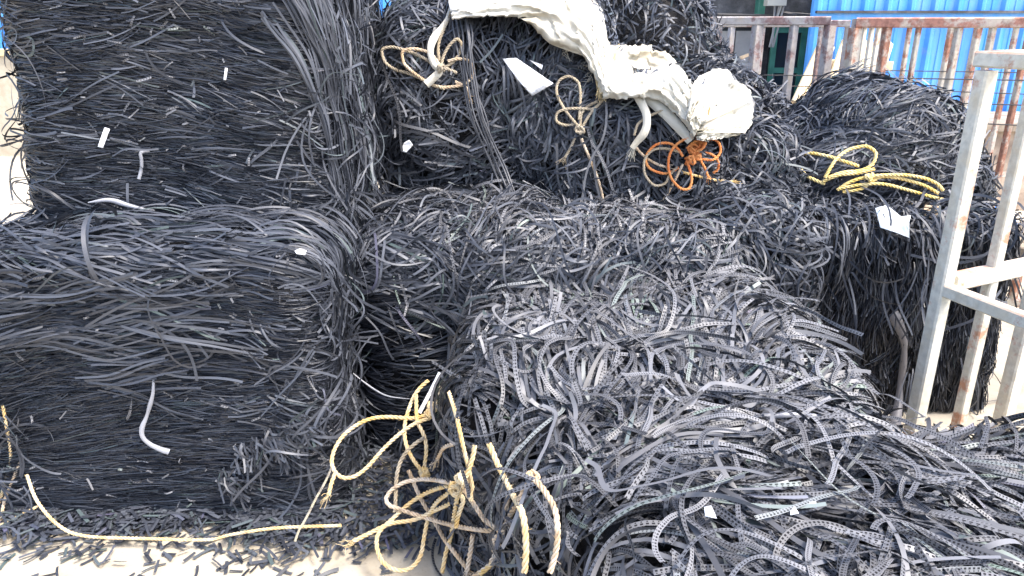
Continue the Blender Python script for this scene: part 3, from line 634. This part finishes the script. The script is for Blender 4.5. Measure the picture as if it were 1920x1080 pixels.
rope_thing('brown tan rope bow with tall upright loop and long tail, below the sacking', 'ropes tied round the sacked middle bale', 'rope_tan', .0066, [
    ('loop', pc([(1340, 720), (1260, 620), (1210, 520), (1230, 450), (1280, 430), (1330, 460), (1345, 540), (1335, 700)]), None),
    ('loop', pc([(1320, 700), (1230, 700), (1205, 655), (1240, 620), (1320, 610), (1420, 610), (1470, 565)]), None),
    ('strand', pc([(1350, 725), (1400, 640), (1470, 560), (1480, 520)]), None),
    ('strand', pc([(1345, 700), (1360, 620), (1440, 570)], .045), None),
    ('tail', pc([(1350, 780), (1400, 900), (1440, 1000), (1470, 1110), (1475, 1190)], .045), 'rope_pale'),
    ('tail', pc([(1320, 760), (1290, 830), (1258, 885)], .045), None)],
    [(pc([(1340, 728), (1345, 735)], .065)[0], .017, 4)])
ZO = (1160, 120, 4.154)
po = lambda pts, off=.055: px_path(pts, ZO, off)
rope_thing('orange rope in a tangle of round loops below the right end of the sacking', 'ropes tied round the sacked middle bale', 'rope_orange', .0062, [
    ('loop', po([(120, 555), (150, 470), (250, 400), (380, 352), (480, 355), (540, 420), (575, 550)], .075), 'rope_tan'),
    ('loop', po([(580, 565), (470, 610), (400, 700), (388, 820), (430, 920), (520, 985), (568, 930), (560, 850), (530, 750)], .07), None),
    ('loop', po([(500, 720), (440, 640), (350, 612), (260, 650), (210, 740), (240, 810), (330, 850), (430, 835), (500, 770)], .06), None),
    ('loop', po([(490, 690), (400, 665), (300, 660), (230, 700), (195, 780), (215, 880), (280, 945), (360, 930), (400, 860), (490, 770)], .055), 'rope_tan'),
    ('loop', po([(600, 720), (700, 750), (780, 720), (790, 640), (750, 590), (680, 600), (620, 680)], .07), None),
    ('strand', po([(640, 690), (740, 710), (780, 780), (760, 840), (710, 850)], .06), None),
    ('tail', po([(490, 840), (600, 870), (720, 900), (885, 918)], .06), 'rope_cream'),
    ('tail', po([(630, 740), (670, 810), (695, 875)], .06), None),
    ('tail', po([(500, 780), (440, 900), (370, 1030)], .05), 'rope_pale'),
    ('tail', po([(125, 640), (200, 720), (300, 780), (400, 812)], .05), 'rope_pale'),
    ('strand', po([(705, 340), (685, 440), (665, 570)], .12), None),
    ('strand', po([(625, 250), (640, 330), (625, 430), (610, 560)], .12), None),
    ('loop', po([(530, 660), (600, 600), (680, 590), (650, 660), (560, 690)], .08), None)],
    [(po([(575, 665), (580, 670)], .08)[0], .018, 3), (po([(560, 750), (560, 755)], .08)[0], .02, 3), (po([(610, 715), (610, 720)], .085)[0], .015, 2), (po([(630, 630), (640, 630)], .09)[0], .016, 3)])
ZY = (1280, 0, 3.0)
py_ = lambda pts, off=.045: px_path(pts, ZY, off + .04)
rope_thing('yellow rope with long flat loops lying at the foot of the upper right bale', None, 'rope_yellow', .0085, [
    ('loop', py_([(800, 1000), (860, 900), (940, 840), (1040, 825), (1085, 860), (1070, 920), (1000, 960), (900, 970), (790, 1010)], .06), None),
    ('strand', py_([(635, 895), (700, 862), (800, 875), (900, 905), (990, 935)]), None),
    ('strand', py_([(650, 940), (700, 990), (760, 1020), (800, 1035)]), None),
    ('loop', py_([(870, 1070), (950, 1020), (1080, 990), (1250, 985), (1380, 1010), (1450, 1050), (1475, 1095)], .06), None),
    ('loop', py_([(880, 1062), (1000, 1040), (1120, 1035), (1250, 1065), (1400, 1108), (1475, 1125)], .06), None),
    ('strand', py_([(900, 1080), (1010, 1060), (1100, 1000), (1200, 1000), (1350, 1040), (1460, 1100)], .055), None),
    ('strand', py_([(790, 1020), (880, 985), (980, 975), (1080, 950)], .055), None)],
    [(py_([(1050, 1000), (1060, 1000)], .06)[0], .016, 3)])

# ------------------------------------------------------------ white sacking on the middle bale
def drape(parent, name, up_, lo, lift, thick=.006, nu=60, nv=30, wr=.012, m='sack', tz=0, pinch=(), seed=1):
    rs = lambda p: catmull(np.c_[np.array(p, float), np.zeros(len(p))], 4)[:, :2]
    def res(p):
        q = rs(p) if not tz else np.vstack([np.linspace(p[i], p[i + 1], 8, endpoint=False) for i in range(len(p) - 1)] + [[p[-1]]]); s = np.concatenate([[0], np.cumsum(np.linalg.norm(np.diff(q, axis=0), axis=1))]); t = np.linspace(0, s[-1], nu)
        return np.stack([np.interp(t, s, q[:, 0]), np.interp(t, s, q[:, 1])], -1)
    a, b = res(up_), res(lo); _r = np.random.default_rng(seed + 5); a = a + _r.normal(size=a.shape) * 1.3; b = b + _r.normal(size=b.shape) * 1.3; v = np.linspace(0, 1, nv)[None, :, None]; G_ = a[:, None] * (1 - v) + b[:, None] * v
    t, d = hit(G_[..., 0], G_[..., 1]); t = np.minimum(t, np.median(t) + .35)
    for _ in range(14):
        tp = np.pad(t, 1, mode='edge'); t = np.minimum(t, (tp[:-2, 1:-1] + tp[2:, 1:-1] + tp[1:-1, :-2] + tp[1:-1, 2:]) / 4)
    for _ in range(4):
        tp = np.pad(t, 1, mode='edge'); t = (tp[:-2, 1:-1] + tp[2:, 1:-1] + tp[1:-1, :-2] + tp[1:-1, 2:]) / 4
    uu = np.linspace(0, 1, nu)[:, None]; vv = v[..., 0]; r = np.random.default_rng(seed)
    prof = np.sin(np.pi * np.clip(vv, .0, 1)) ** .6; wv = np.zeros((nu, nv))
    for k in range(9):
        f = r.uniform(1.5, 8); wv += np.abs(np.sin(vv * f * np.pi + r.uniform(0, 6) + np.sin(uu * r.uniform(2, 8) + r.uniform(0, 6)) * 1.6)) * r.uniform(.3, 1) / 5
    for k in range(7):
        f = r.uniform(4, 14); wv += np.abs(np.sin(uu * f + vv * r.uniform(-9, 9) + r.uniform(0, 6))) * r.uniform(.2, .6) / 5
    if tz:
        for k in range(5): wv += (1 - np.abs(np.sin(uu * r.uniform(9, 26) + r.uniform(0, 6)))) ** 3 * r.uniform(.3, .8)
    wv += (1 - np.abs(np.sin(uu * 7 + vv * 5 + np.sin(vv * 6)))) ** 6 * .6 + (1 - np.abs(np.sin(uu * 11 - vv * 7 + 1 + np.sin(uu * 9)))) ** 6 * .5
    off = .10 + lift * prof + wr * (wv - .7)
    P = CAM + d * (t - off)[..., None]; Bk = CAM + d * (t - off + thick)[..., None]
    V = np.concatenate([P.reshape(-1, 3), Bk.reshape(-1, 3)]); n = nu * nv; Fc = []
    for i in range(nu - 1):
        for j in range(nv - 1):
            q = (i * nv + j, (i + 1) * nv + j, (i + 1) * nv + j + 1, i * nv + j + 1); Fc.append(q); Fc.append(tuple(n + x for x in q[::-1]))
    ed = [(i * nv, (i + 1) * nv) for i in range(nu - 1)] + [((i + 1) * nv + nv - 1, i * nv + nv - 1) for i in range(nu - 1)] + [(j + 1, j) for j in range(nv - 1)] + [((nu - 1) * nv + j, (nu - 1) * nv + j + 1) for j in range(nv - 1)]
    Fc += [(p, n + p, n + q, q) for p, q in ed]
    return mesh(name, V, np.array(Fc), M[m], parent, smooth=True)
sk = empty('torn_sack', tuple(at(1130, 60, 3.0)), 'torn white woven sacking draped and tied across the top of the middle bale', 'sacking')
drape(sk, 'sheet', [(838, -20), (900, -34), (1000, -40), (1080, -30), (1120, 5), (1135, 50), (1148, 110), (1160, 165)],
      [(848, 36), (900, 32), (960, 31), (1010, 40), (1050, 75), (1085, 95), (1112, 140), (1128, 178)], .035, seed=3, wr=.04)
drape(sk, 'fold', [(975, 34), (1020, 30), (1060, 48), (1095, 84), (1140, 95)], [(985, 40), (1008, 58), (1030, 80), (1070, 92), (1122, 112)], .03, seed=4, nu=26, nv=10)
drape(sk, 'sheet', [(1138, 84), (1180, 86), (1222, 84), (1222, 94), (1252, 100), (1278, 128), (1302, 165), (1322, 215)],
      [(1128, 186), (1160, 186), (1190, 184), (1222, 186), (1245, 196), (1268, 215), (1288, 240), (1300, 262)], .05, seed=5, wr=.04)
drape(sk, 'gathered_end', [(1296, 160), (1312, 142), (1338, 130), (1366, 130), (1376, 150), (1396, 160), (1410, 175), (1412, 200), (1410, 235), (1396, 250), (1366, 258), (1322, 264)],
      [(1284, 226), (1288, 226), (1292, 227), (1296, 228), (1300, 230), (1303, 232), (1305, 235), (1306, 240), (1306, 246), (1306, 250), (1306, 256), (1306, 262)], .04, seed=6, wr=.045, nu=60, nv=16, tz=1)
ribbon('hanging_strip', px_path([(1180, 150), (1196, 180), (1212, 215), (1210, 245), (1195, 265), (1185, 278)], off=.10), [.03, .035, .03, .028, .03, .02], 'sack', None, None, 'face', parent=sk)
ribbon('hanging_strip', px_path([(1205, 178), (1240, 205), (1270, 235), (1295, 265)], off=.085), [.03, .04, .04, .03], 'sack', None, None, 'face', parent=sk)
ribbon('hanging_strip', px_path([(1008, 42), (1030, 70), (1075, 90), (1110, 100), (1135, 125)], off=.11), [.02, .035, .03, .04, .03], 'sack', None, None, 'face', parent=sk)
def fibres(name, m, parent, base, tip, n, r, sp, label=None, cat=None):
    VV = []; FF = []; off = 0; base = np.array(base); tip = np.array(tip)
    for _ in range(n):
        a = base + rng.normal(size=3) * sp * .5; b = tip + rng.normal(size=3) * sp
        V, Fc, _, _ = sweep(catmull([a, (a + b) / 2 + rng.normal(size=3) * sp * .3, b], .01), r, 3); VV.append(V); FF.append(Fc + off); off += len(V)
    o = mesh(name, np.vstack(VV), np.vstack(FF), M[m], parent)
    return tag(o, label, cat) if label else o
q0 = px_path([(1128, 182), (1130, 180)], off=.11)[0]
fibres('frayed_tie', 'straw', sk, q0, px_path([(1152, 105), (1150, 104)], off=.15)[0], 60, .0012, .016)
fibres('frayed_tie', 'straw', sk, q0, px_path([(1118, 120), (1118, 121)], off=.13)[0], 30, .0012, .01)
fibres('frayed_tie', 'sack', sk, px_path([(1190, 270), (1189, 271)], off=.09)[0], px_path([(1184, 292), (1185, 293)], off=.08)[0], 30, .001, .008)
for a_, b_ in (((1060, 95), (1068, 104)), ((1095, 118), (1090, 128)), ((1108, 145), (1100, 150)), ((1280, 240), (1272, 246))):
    fibres('frayed_edge', 'sack', sk, px_path([a_, a_], off=.06)[0], px_path([b_, b_], off=.05)[0], 12, .0008, .015)

for i in range(7):
    j = rng.normal(size=2) * 11; a0 = 845 + i * 4
    P = px_path([(a0, -20), (a0 + 8 + j[0], 60), (a0 + 20, 130), (a0 + 40 + j[1], 220), (a0 + 78, 310 + j[0]), (a0 + 118 + j[1] * 2, 390), (a0 + 160 + j[0] * 2, 450 - i * 9)], off=.07 + .004 * i)
    o = ribbon('hanging_strip', P, .0065, 'greystrip', 'long dark strip trailing from the tan rope bow down over the roped middle bale', 'plastic strip', 'face', 'long strips trailing over the roped middle bale')
# ------------------------------------------------------------ small scraps lying on the bales
def scrap(name, poly, m, label, cat, off=.05, lift=.0, group=None, curl=.0, thick=.0015):
    a = np.array(poly, float); t, d = hit(a[:, 0], a[:, 1]); t = t * .3 + t.mean() * .7; P = CAM + d * (t - off - (.035 if off else 0))[:, None]
    c = P.mean(0); nrm = norm(np.cross(P[1] - P[0], P[2] - P[0])); nrm = nrm if nrm @ (CAM - c) > 0 else -nrm
    # ring grid so the sheet can curl
    n = len(P); V = []; rings = 4
    for k in range(rings + 1):
        f = k / rings; V += [c + (p - c) * f + nrm * curl * (f ** 2) * math.sin(i * 2.1) for i, p in enumerate(P)]
    m_ = len(V); V += [v - nrm * thick for v in V]; V = np.array(V); Fc = []
    for k in range(rings):
        for i in range(n):
            j = (i + 1) % n; q = (k * n + i, k * n + j, (k + 1) * n + j, (k + 1) * n + i); Fc.append(q); Fc.append(tuple(x + m_ for x in q[::-1]))
    for i in range(n):
        j = (i + 1) % n; Fc.append((rings * n + i, rings * n + j, m_ + rings * n + j, m_ + rings * n + i))
    o = mesh(name, V - c, np.array(Fc), M[m], None); o.location = c; return tag(o, label, cat, group)
scrap('paper_sheet', [(942, 110), (968, 109), (1038, 156), (998, 180), (975, 155)], 'paper', 'torn white paper sheet wedged in the bale just below the sacking', 'paper', .055, curl=.01)
scrap('paper_scrap', [(992, 112), (1018, 122), (1016, 131)], 'paper', 'tiny pale paper corner right above the torn white paper sheet', 'paper', .045)
scrap('paper_tag', [(196, 239), (206, 242), (193, 278), (183, 275)], 'paper', 'white paper tag on the front of the upper left bale', 'paper', .04)
scrap('paper_tag', [(422, 127), (427, 128), (424, 150), (419, 150)], 'paper', 'thin white slip near the middle of the upper left bale', 'paper', .04)
scrap('plastic_film', [(1641, 390), (1662, 388), (1690, 402), (1708, 404), (1704, 420), (1706, 442), (1680, 436), (1650, 430)], 'film', 'crumpled milky plastic film on the top front edge of the right bale', 'plastic film', .115, curl=.012)
scrap('cardboard_scrap', [(1735, 384), (1762, 388), (1756, 410), (1728, 402)], 'cardb', 'small torn cardboard piece on the right bale beside the cage post', 'cardboard', .05, curl=.006)
scrap('cardboard_scrap', [(1704, 374), (1728, 382), (1722, 388), (1702, 380)], 'cardb', 'narrow cardboard sliver behind the milky film on the right bale', 'cardboard', .05)
scrap('paper_scrap', [(740, 396), (754, 398), (750, 405), (737, 404)], 'paper', 'small white chip among greenish strips on the low middle bale', 'paper', .06)
scrap('paper_scrap', [(757, 268), (768, 262), (774, 272), (762, 286), (753, 284)], 'paper', 'crumpled white scrap on the left side of the roped middle bale', 'paper', .05, curl=.01)
scrap('paper_scrap', [(552, 470), (562, 466), (575, 470), (572, 478), (556, 476)], 'paper', 'white crumb on the top right corner of the lower left bale', 'paper', .06)
scrap('paper_scrap', [(1320, 950), (1334, 948), (1344, 972), (1322, 968)], 'paper', 'white label scrap half buried low in the loose heap', 'paper', .09)
scrap('paper_scrap', [(1482, 958), (1490, 950), (1498, 962), (1482, 966)], 'paper', 'small white triangular scrap in the loose heap', 'paper', .09)
scrap('paper_scrap', [(1508, 942), (1530, 940), (1532, 952), (1516, 950)], 'paper', 'white shiny scrap right of the triangular one in the loose heap', 'paper', .09)
ribbon('loose_tape', px_path([(288, 712), (287, 735), (284, 750), (272, 790), (264, 812), (280, 832), (300, 842), (326, 850)], off=.035), [.007, .009, .013, .009, .015, .012, .014, .018], 'greytape', 'bent grey white tape stuck on the front of the lower left bale', 'tape', 'face')
ribbon('loose_tape', px_path([(280, 282), (264, 286), (266, 310), (258, 345)], off=.035), .010, 'greytape', 'hooked grey tape on the front of the upper left bale', 'tape', 'face')
ribbon('loose_tape', px_path([(165, 380), (205, 375), (240, 385), (270, 392), (300, 396)], off=.05), [.004, .012, .016, .01, .004], 'greytape', 'crinkled pale tape along the seam between the two left bales', 'tape', 'face')
ribbon('loose_tape', px_path([(1275, 798), (1340, 792), (1420, 782), (1500, 778), (1570, 786)], off=.10), [.012, .013, .014, .013, .011], 'greytape', 'shiny silver grey tape lying across the middle of the loose heap', 'tape', 'face')
ribbon('loose_tape', px_path([(662, 700), (690, 722), (725, 742), (768, 748)], off=.05, Y=[(690, 2.3), (760, 2.2)]), [.003, .006, .005, .002], 'greytape', 'dull pale tape curving across the dark gap above the ropes', 'tape', 'face')
ribbon('dusty_film', px_path([(1672, 588), (1685, 610), (1695, 640), (1694, 680), (1688, 720), (1684, 760), (1676, 800)], off=.035), [.05, .035, .02, .028, .02, .032, .05], 'dirtyfilm', 'dusty grey film strip hanging down the front of the right bale', 'film', 'face')
scrap('splinter', [(1386, 106), (1426, 92), (1430, 94), (1390, 112)], 'cardb', 'pale splinter poking out from the top of the tallest back bale', 'splinter', .05)
# ------------------------------------------------------------ cages (welded square tube)
def cage(name, label, loc, cat, bars, group=None):
    e = empty(name, loc, label, cat, group)
    for nm, a, b, wd, m in bars:
        k = MB(); k.bar(a, b, wd); k.build(nm, M[m], e)
    return e
CG = 'rusty welded steel cages in the yard'
P0 = np.array([1.345, 2.2, 1.405]); dF = np.array([.30, -.954, 0]); dB = np.array([.9, .43, 0])
def L_(p, d, t, z): q = p + d * t; return (q[0], q[1], z)
w1 = .046
B_ = [('corner_post', L_(P0, dF, 0, 0), L_(P0, dF, 0, 1.375), w1, 'cage'),
      ('top_rail', L_(P0, dF, -.031, 1.405), L_(P0, dF, 1.2, 1.405), w1 - .002, 'cage'),
      ('top_rail', L_(P0, dB, .034, 1.404), L_(P0, dB, 1.5, 1.404), .05, 'cage_rust'),
      ('middle_rail', L_(P0, dF, .0, .72), L_(P0, dF, 1.2, .72), w1 - .006, 'cage'),
      ('middle_rail', L_(P0, dB, .034, .735), L_(P0, dB, 1.5, .735), .05, 'cage'),
      ('post', L_(P0, dF, 1.2, 0), L_(P0, dF, 1.2, 1.37), w1, 'cage'),
      ('post', L_(P0, dB, 1.5, 0), L_(P0, dB, 1.5, 1.37), w1, 'cage')]
for t_ in (.24, .50, .76, 1.05, 1.28): B_.append(('bar', L_(P0, dB, t_, 0), L_(P0, dB, t_, 1.378), .036 if t_ != .50 else .05, 'cage'))
for t_ in (.4, .8): B_.append(('bar', L_(P0, dF, t_, 0), L_(P0, dF, t_, 1.375), .036, 'cage'))
cage('steel_cage', 'near cream painted steel cage corner standing at the right edge of the loose heap', (P0[0], P0[1], 0), 'cage', B_, CG)
def panel(label, a, b, z1, wt, m_top, m_bar, n, zs=(), depth=None, wires=(), z0=.06, wb=.03, jit=0, leg=None):
    a = np.array(a, float); b = np.array(b, float); Bs = []
    P = lambda p, z: (p[0], p[1], z)
    Bs.append(('top_rail', P(a, z1), P(b, z1), wt, m_top)); Bs.append(('bottom_rail', P(a, z0), P(b, z0), wt * .8, m_bar))
    Bs.append(('corner_post', P(a, 0), P(a, z1 - wt / 2), wt * 1.1, leg or m_bar)); Bs.append(('corner_post', P(b, 0), P(b, z1 - wt / 2), wt * 1.1, m_bar))
    for i in range(1, n):
        p = a + (b - a) * (i + random.uniform(-jit, jit)) / n; Bs.append(('bar', P(p, z0 + wt * .4), P(p, z1 - wt / 2), wb * random.uniform(.8, 1.3), random.choice(m_bar) if isinstance(m_bar, tuple) else m_bar))
    for z in wires:
        off = norm(np.cross(np.array([b[0] - a[0], b[1] - a[1], 0]), [0, 0, 1]))[:2] * (wb * .75)
        Bs.append(('wire', P(a - off * -1, z), P(b - off * -1, z + random.uniform(-.02, .02)), .006, 'wire'))
    return Bs
e_ = panel('', (1.87, 4.3), (3.3, 3.55), 1.505, .052, 'cage_top', 'cage_rust', 10, wires=(1.22, 1.1, 1.0), jit=.2, wb=.030)
e2 = panel('', (1.87, 4.3), (2.5, 5.3), 1.50, .05, 'cage_grey', 'cage', 4, wires=(1.12,))
e3 = panel('', (2.5, 5.3), (3.95, 4.55), 1.50, .05, 'cage_rust', 'cage_rust', 9, wires=(1.2, 1.08), jit=.2, wb=.032)
cage('steel_cage', 'rust streaked steel cage with a red brown top rail in front of the blue wall', (1.87, 4.3, 0), 'cage', e_ + e2[:1] + e2[4:] + e3, CG)
e4 = panel('', (.85, 4.95), (1.83, 4.55), 1.515, .05, 'cage_grey', 'cage_grey', 5, wires=(1.2, 1.06, .86), jit=.12, wb=.042)
e5 = panel('', (.95, 5.6), (2.2, 5.15), 1.50, .045, 'cage_grey', 'cage_grey', 7, wires=(1.1,), jit=.15, wb=.032)
cage('steel_cage', 'grey pink weathered steel cage between the tallest bale and the rusty cage', (.85, 4.95, 0), 'cage', e4 + e5, CG)
# ------------------------------------------------------------ blue wall
WY = 8.2
bw = empty('blue_wall', (3.5, WY, 0), 'bright blue corrugated sheet wall filling the upper right background', 'wall')
def corrugated(x0, x1, y, z0, z1, parent, m, pitch=.24, dep=.035, name='sheet'):
    xs = []; ys = []; x = x0
    while x < x1:
        for dx, dy in ((0, 0), (.03, -dep), (.06, -dep), (.09, 0), (.145, 0), (.15, -.008), (.165, -.008), (.17, 0)):
            if x + dx <= x1: xs.append(x + dx); ys.append(y + dy)
        x += pitch
    n = len(xs); V = [(a, b, z0) for a, b in zip(xs, ys)] + [(a, b, z1) for a, b in zip(xs, ys)] + [(a, b + .03 + dep, z0) for a, b in zip(xs, ys)] + [(a, b + .03 + dep, z1) for a, b in zip(xs, ys)]
    Fc = [(i, i + 1, n + i + 1, n + i) for i in range(n - 1)] + [(2 * n + i + 1, 2 * n + i, 3 * n + i, 3 * n + i + 1) for i in range(n - 1)]
    Fc += [(0, n, 3 * n, 2 * n), (n - 1, 3 * n - 1, 4 * n - 1, 2 * n - 1)]
    return mesh(name, V, Fc, M[m], parent)
xw = at(1522, 40, WY)[0]
corrugated(xw, 12, WY, .05, 4.5, bw, 'blue')
k = MB(); k.box((xw + .01, WY - .05, 1.52), (12, WY - .037, 1.60)); k.build('flashing', M['blue'], bw)
k = MB(); k.box((xw + .01, WY - .09, 1.600), (12, WY - .037, 1.625)); k.build('ledge', M['darkwall'], bw)
k = MB(); k.box((xw, WY - .02, 0), (12, WY + .2, .048)); k.build('footing', M['concrete'], bw)
bw2 = empty('blue_wall', (-4, 11, 0), 'far blue wall glimpsed through the gap above the narrow back bale', 'wall')
corrugated(-9, 1.5, 11, .55, 4, bw2, 'blue'); k = MB(); k.box((-9, 10.98, 0), (1.5, 11.2, .548)); k.build('footing', M['brick'], bw2)
# ------------------------------------------------------------ dark workshop left of the blue wall
ws = empty('workshop', (2.5, 9.0, 0), 'dark grimy workshop front with green frames behind the grey cage', 'building')
k = MB(); k.box((.6, 9.3, 0), (4.6, 9.5, 5)); k.build('wall', M['darkwall'], ws)
for x0, x1, z0, z1 in ((1.95, 2.6, .05, 1.42), (2.62, 2.95, .05, 1.42)):
    k = MB(); k.box((x0, 9.22, z0), (x1, 9.297, z1)); k.build('shutter', M['greypanel'], ws)
k = MB(); k.box((.6, 9.12, 1.5), (4.6, 9.297, 1.56)); k.build('lintel', M['darkwall'], ws)
def gframe(x0, x1, z0, z1, rows, name='door'):
    k = MB(); k.box((x0, 9.17, z0), (x1, 9.23, z1)); f = k.build(name, M['glass'], ws)
    fr = MB(); t_ = .06
    fr.box((x0, 9.13, z0), (x0 + t_, 9.168, z1)); fr.box((x1 - t_, 9.13, z0), (x1, 9.168, z1))
    for i in range(rows + 1):
        z = z0 + (z1 - z0 - t_) * i / rows; fr.box((x0 + t_, 9.135, z), (x1 - t_, 9.168, z + t_))
    g_ = fr.build('frame', M['green'], ws)
    g_.parent = f; g_.matrix_parent_inverse.identity(); g_.location = (0, 0, 0)
gframe(3.02, 3.42, .05, 1.46, 3); gframe(3.52, 3.95, .05, 1.46, 4, 'window'); gframe(3.97, 4.35, .05, 1.46, 4, 'window')
for i, x in enumerate((2.83, 3.46)):
    k = MB(); k.bar((x, 9.1, 1.56 if i == 0 else 0), (x, 9.1, 5), .09 if i == 0 else .07); k.build('post', M['green'], ws)
k = MB()
for z in (1.75, 1.95, 2.15): k.box((3.6, 9.2, z), (4.5, 9.29, z + .05))
k.build('louvre', M['greypanel'], ws)
eb = empty('electric_box', tuple(at(1455, 5, 8.9)), 'pale metal electric box with conduits on the workshop front', 'electric box')
c = at(1453, 0, 8.9); k = MB(); k.box((c[0] - .10, c[1] - .07, c[2] - .06), (c[0] + .11, c[1] + .07, c[2] + .3)); k.build('housing', M['cream'], eb)
for dx, x2 in ((-.0, .02), (.05, -.01), (.1, .03)):
    k = MB(); k.bar((c[0] + dx, c[1] - .02, c[2] - .062), (c[0] + x2, c[1] - .02, c[2] - .5), .018); k.build('conduit', M['greypanel'], eb)
k = MB(); k.bar((c[0] + .16, c[1] - .02, c[2] + .3), (c[0] + .03, c[1] - .02, c[2] - .22), .018); k.build('conduit', M['cream'], eb)
ca = catmull([(.6, 8.95, 1.66), (2.2, 8.95, 1.60), (3.2, 8.95, 1.59), (c[0] + .05, 8.95, 1.62), (4.0, 8.95, 1.575), (6, 8.1, 1.60), (9, 8.0, 1.57)], .1)
V, Fc, _, _ = sweep(ca, .014, 6); o = mesh('cable', V, Fc, M['wire'], None, smooth=True); tag(o, 'dark sagging cable running along the workshop and the blue wall', 'cable')
# platform and leaning planks
pl = empty('low_platform', (3.8, 7.4, 0), 'dusty brown block platform under the leaning pale planks', 'platform')
k = MB(); k.box((2.2, 7.0, 0), (5.6, 8.1, .62)); k.build('body', M['brick'], pl)
k = MB(); k.bar((2.1, 6.96, .60), (5.7, 6.96, .60), .08); k.build('edge_beam', M['oldwood'], pl)
PL = [(1492, 196, 1545, 78, .105, 0), (1518, 196, 1556, 84, .11, 1), (1556, 168, 1586, 80, .10, 0), (1572, 190, 1600, 84, .10, 1), (1598, 168, 1626, 82, .09, 0), (1618, 170, 1646, 82, .10, 1), (1640, 170, 1668, 80, .08, 0)]
for x0, y0, x1, y1, wd, mm in PL:
    a = at(x0, y0, 7.35); b = at(x1, y1, 7.95); k = MB(); k.bar(a, b, wd, .03, up=(0, 1, 0)); o = k.build('plank', M['wood'])
    tag(o, 'pale new wood plank leaning among others against the blue wall', 'plank', 'pale planks leaning against the blue wall')
k = MB(); a = at(1545, 120, 7.72); b = at(1672, 124, 7.72); k.bar(a, b, .05, .09); o = k.build('cross_board', M['wood']); tag(o, 'level pale board lying across the leaning planks', 'plank')
# things on the right, behind the cage bars
bs = scrap('folded_sheet', [(1832, 392), (1860, 384), (1900, 392), (1908, 420), (1870, 436), (1832, 428)], 'bluesheet', 'crumpled blue plastic sheet beyond the right bale', 'plastic sheet', .0, curl=.03)
for (x0, y0, x1, y1, Y0, Y1, lb) in ((1868, 470, 1960, 405, 3.6, 3.9, 'upper weathered timber leaning behind the near cage'), (1850, 452, 1960, 480, 3.7, 3.5, 'lower weathered timber lying behind the near cage')):
    k = MB(); k.bar(at(x0, y0, Y0), at(x1, y1, Y1), .09, .05); o = k.build('old_timber', M['oldwood']); tag(o, lb, 'timber')
# concrete blocks at far left
k = empty('yard_wall', (-6, 9, 0), 'pale rendered wall beyond the left bales', 'wall')
m_ = MB(); m_.box((-12, 9, 0), (-2.6, 9.2, 1.15)); m_.build('render', M['concrete'], k)
m_ = MB(); m_.box((-12, 8.96, 1.152), (-2.6, 9.24, 1.22)); m_.build('coping', M['wood'], k)

# tan blocks scattered between the cages and the blue wall
k = MB(); k.box((0, 0, 0), (.38, .19, .15)); proto = k.build('block', M['brick']); first = True
for i, (x, y, z, rz) in enumerate([(3.0, 5.9, 0, .2), (3.35, 5.8, 0, -.3), (3.15, 5.87, .152, .1), (3.8, 6.0, 0, .5), (4.2, 6.2, 0, 0), (4.05, 6.15, .152, .2), (2.7, 6.3, 0, -.4), (3.6, 6.6, 0, .1), (3.62, 6.62, .152, -.1)]):
    o = proto if i == 0 else proto.copy()
    if i: col.objects.link(o)
    o.location = (x, y, z); o.rotation_euler = (0, 0, rz); tag(o, 'dusty brown block lying on the concrete between the rusty cage and the blue wall', 'block', 'brown blocks before the blue wall')
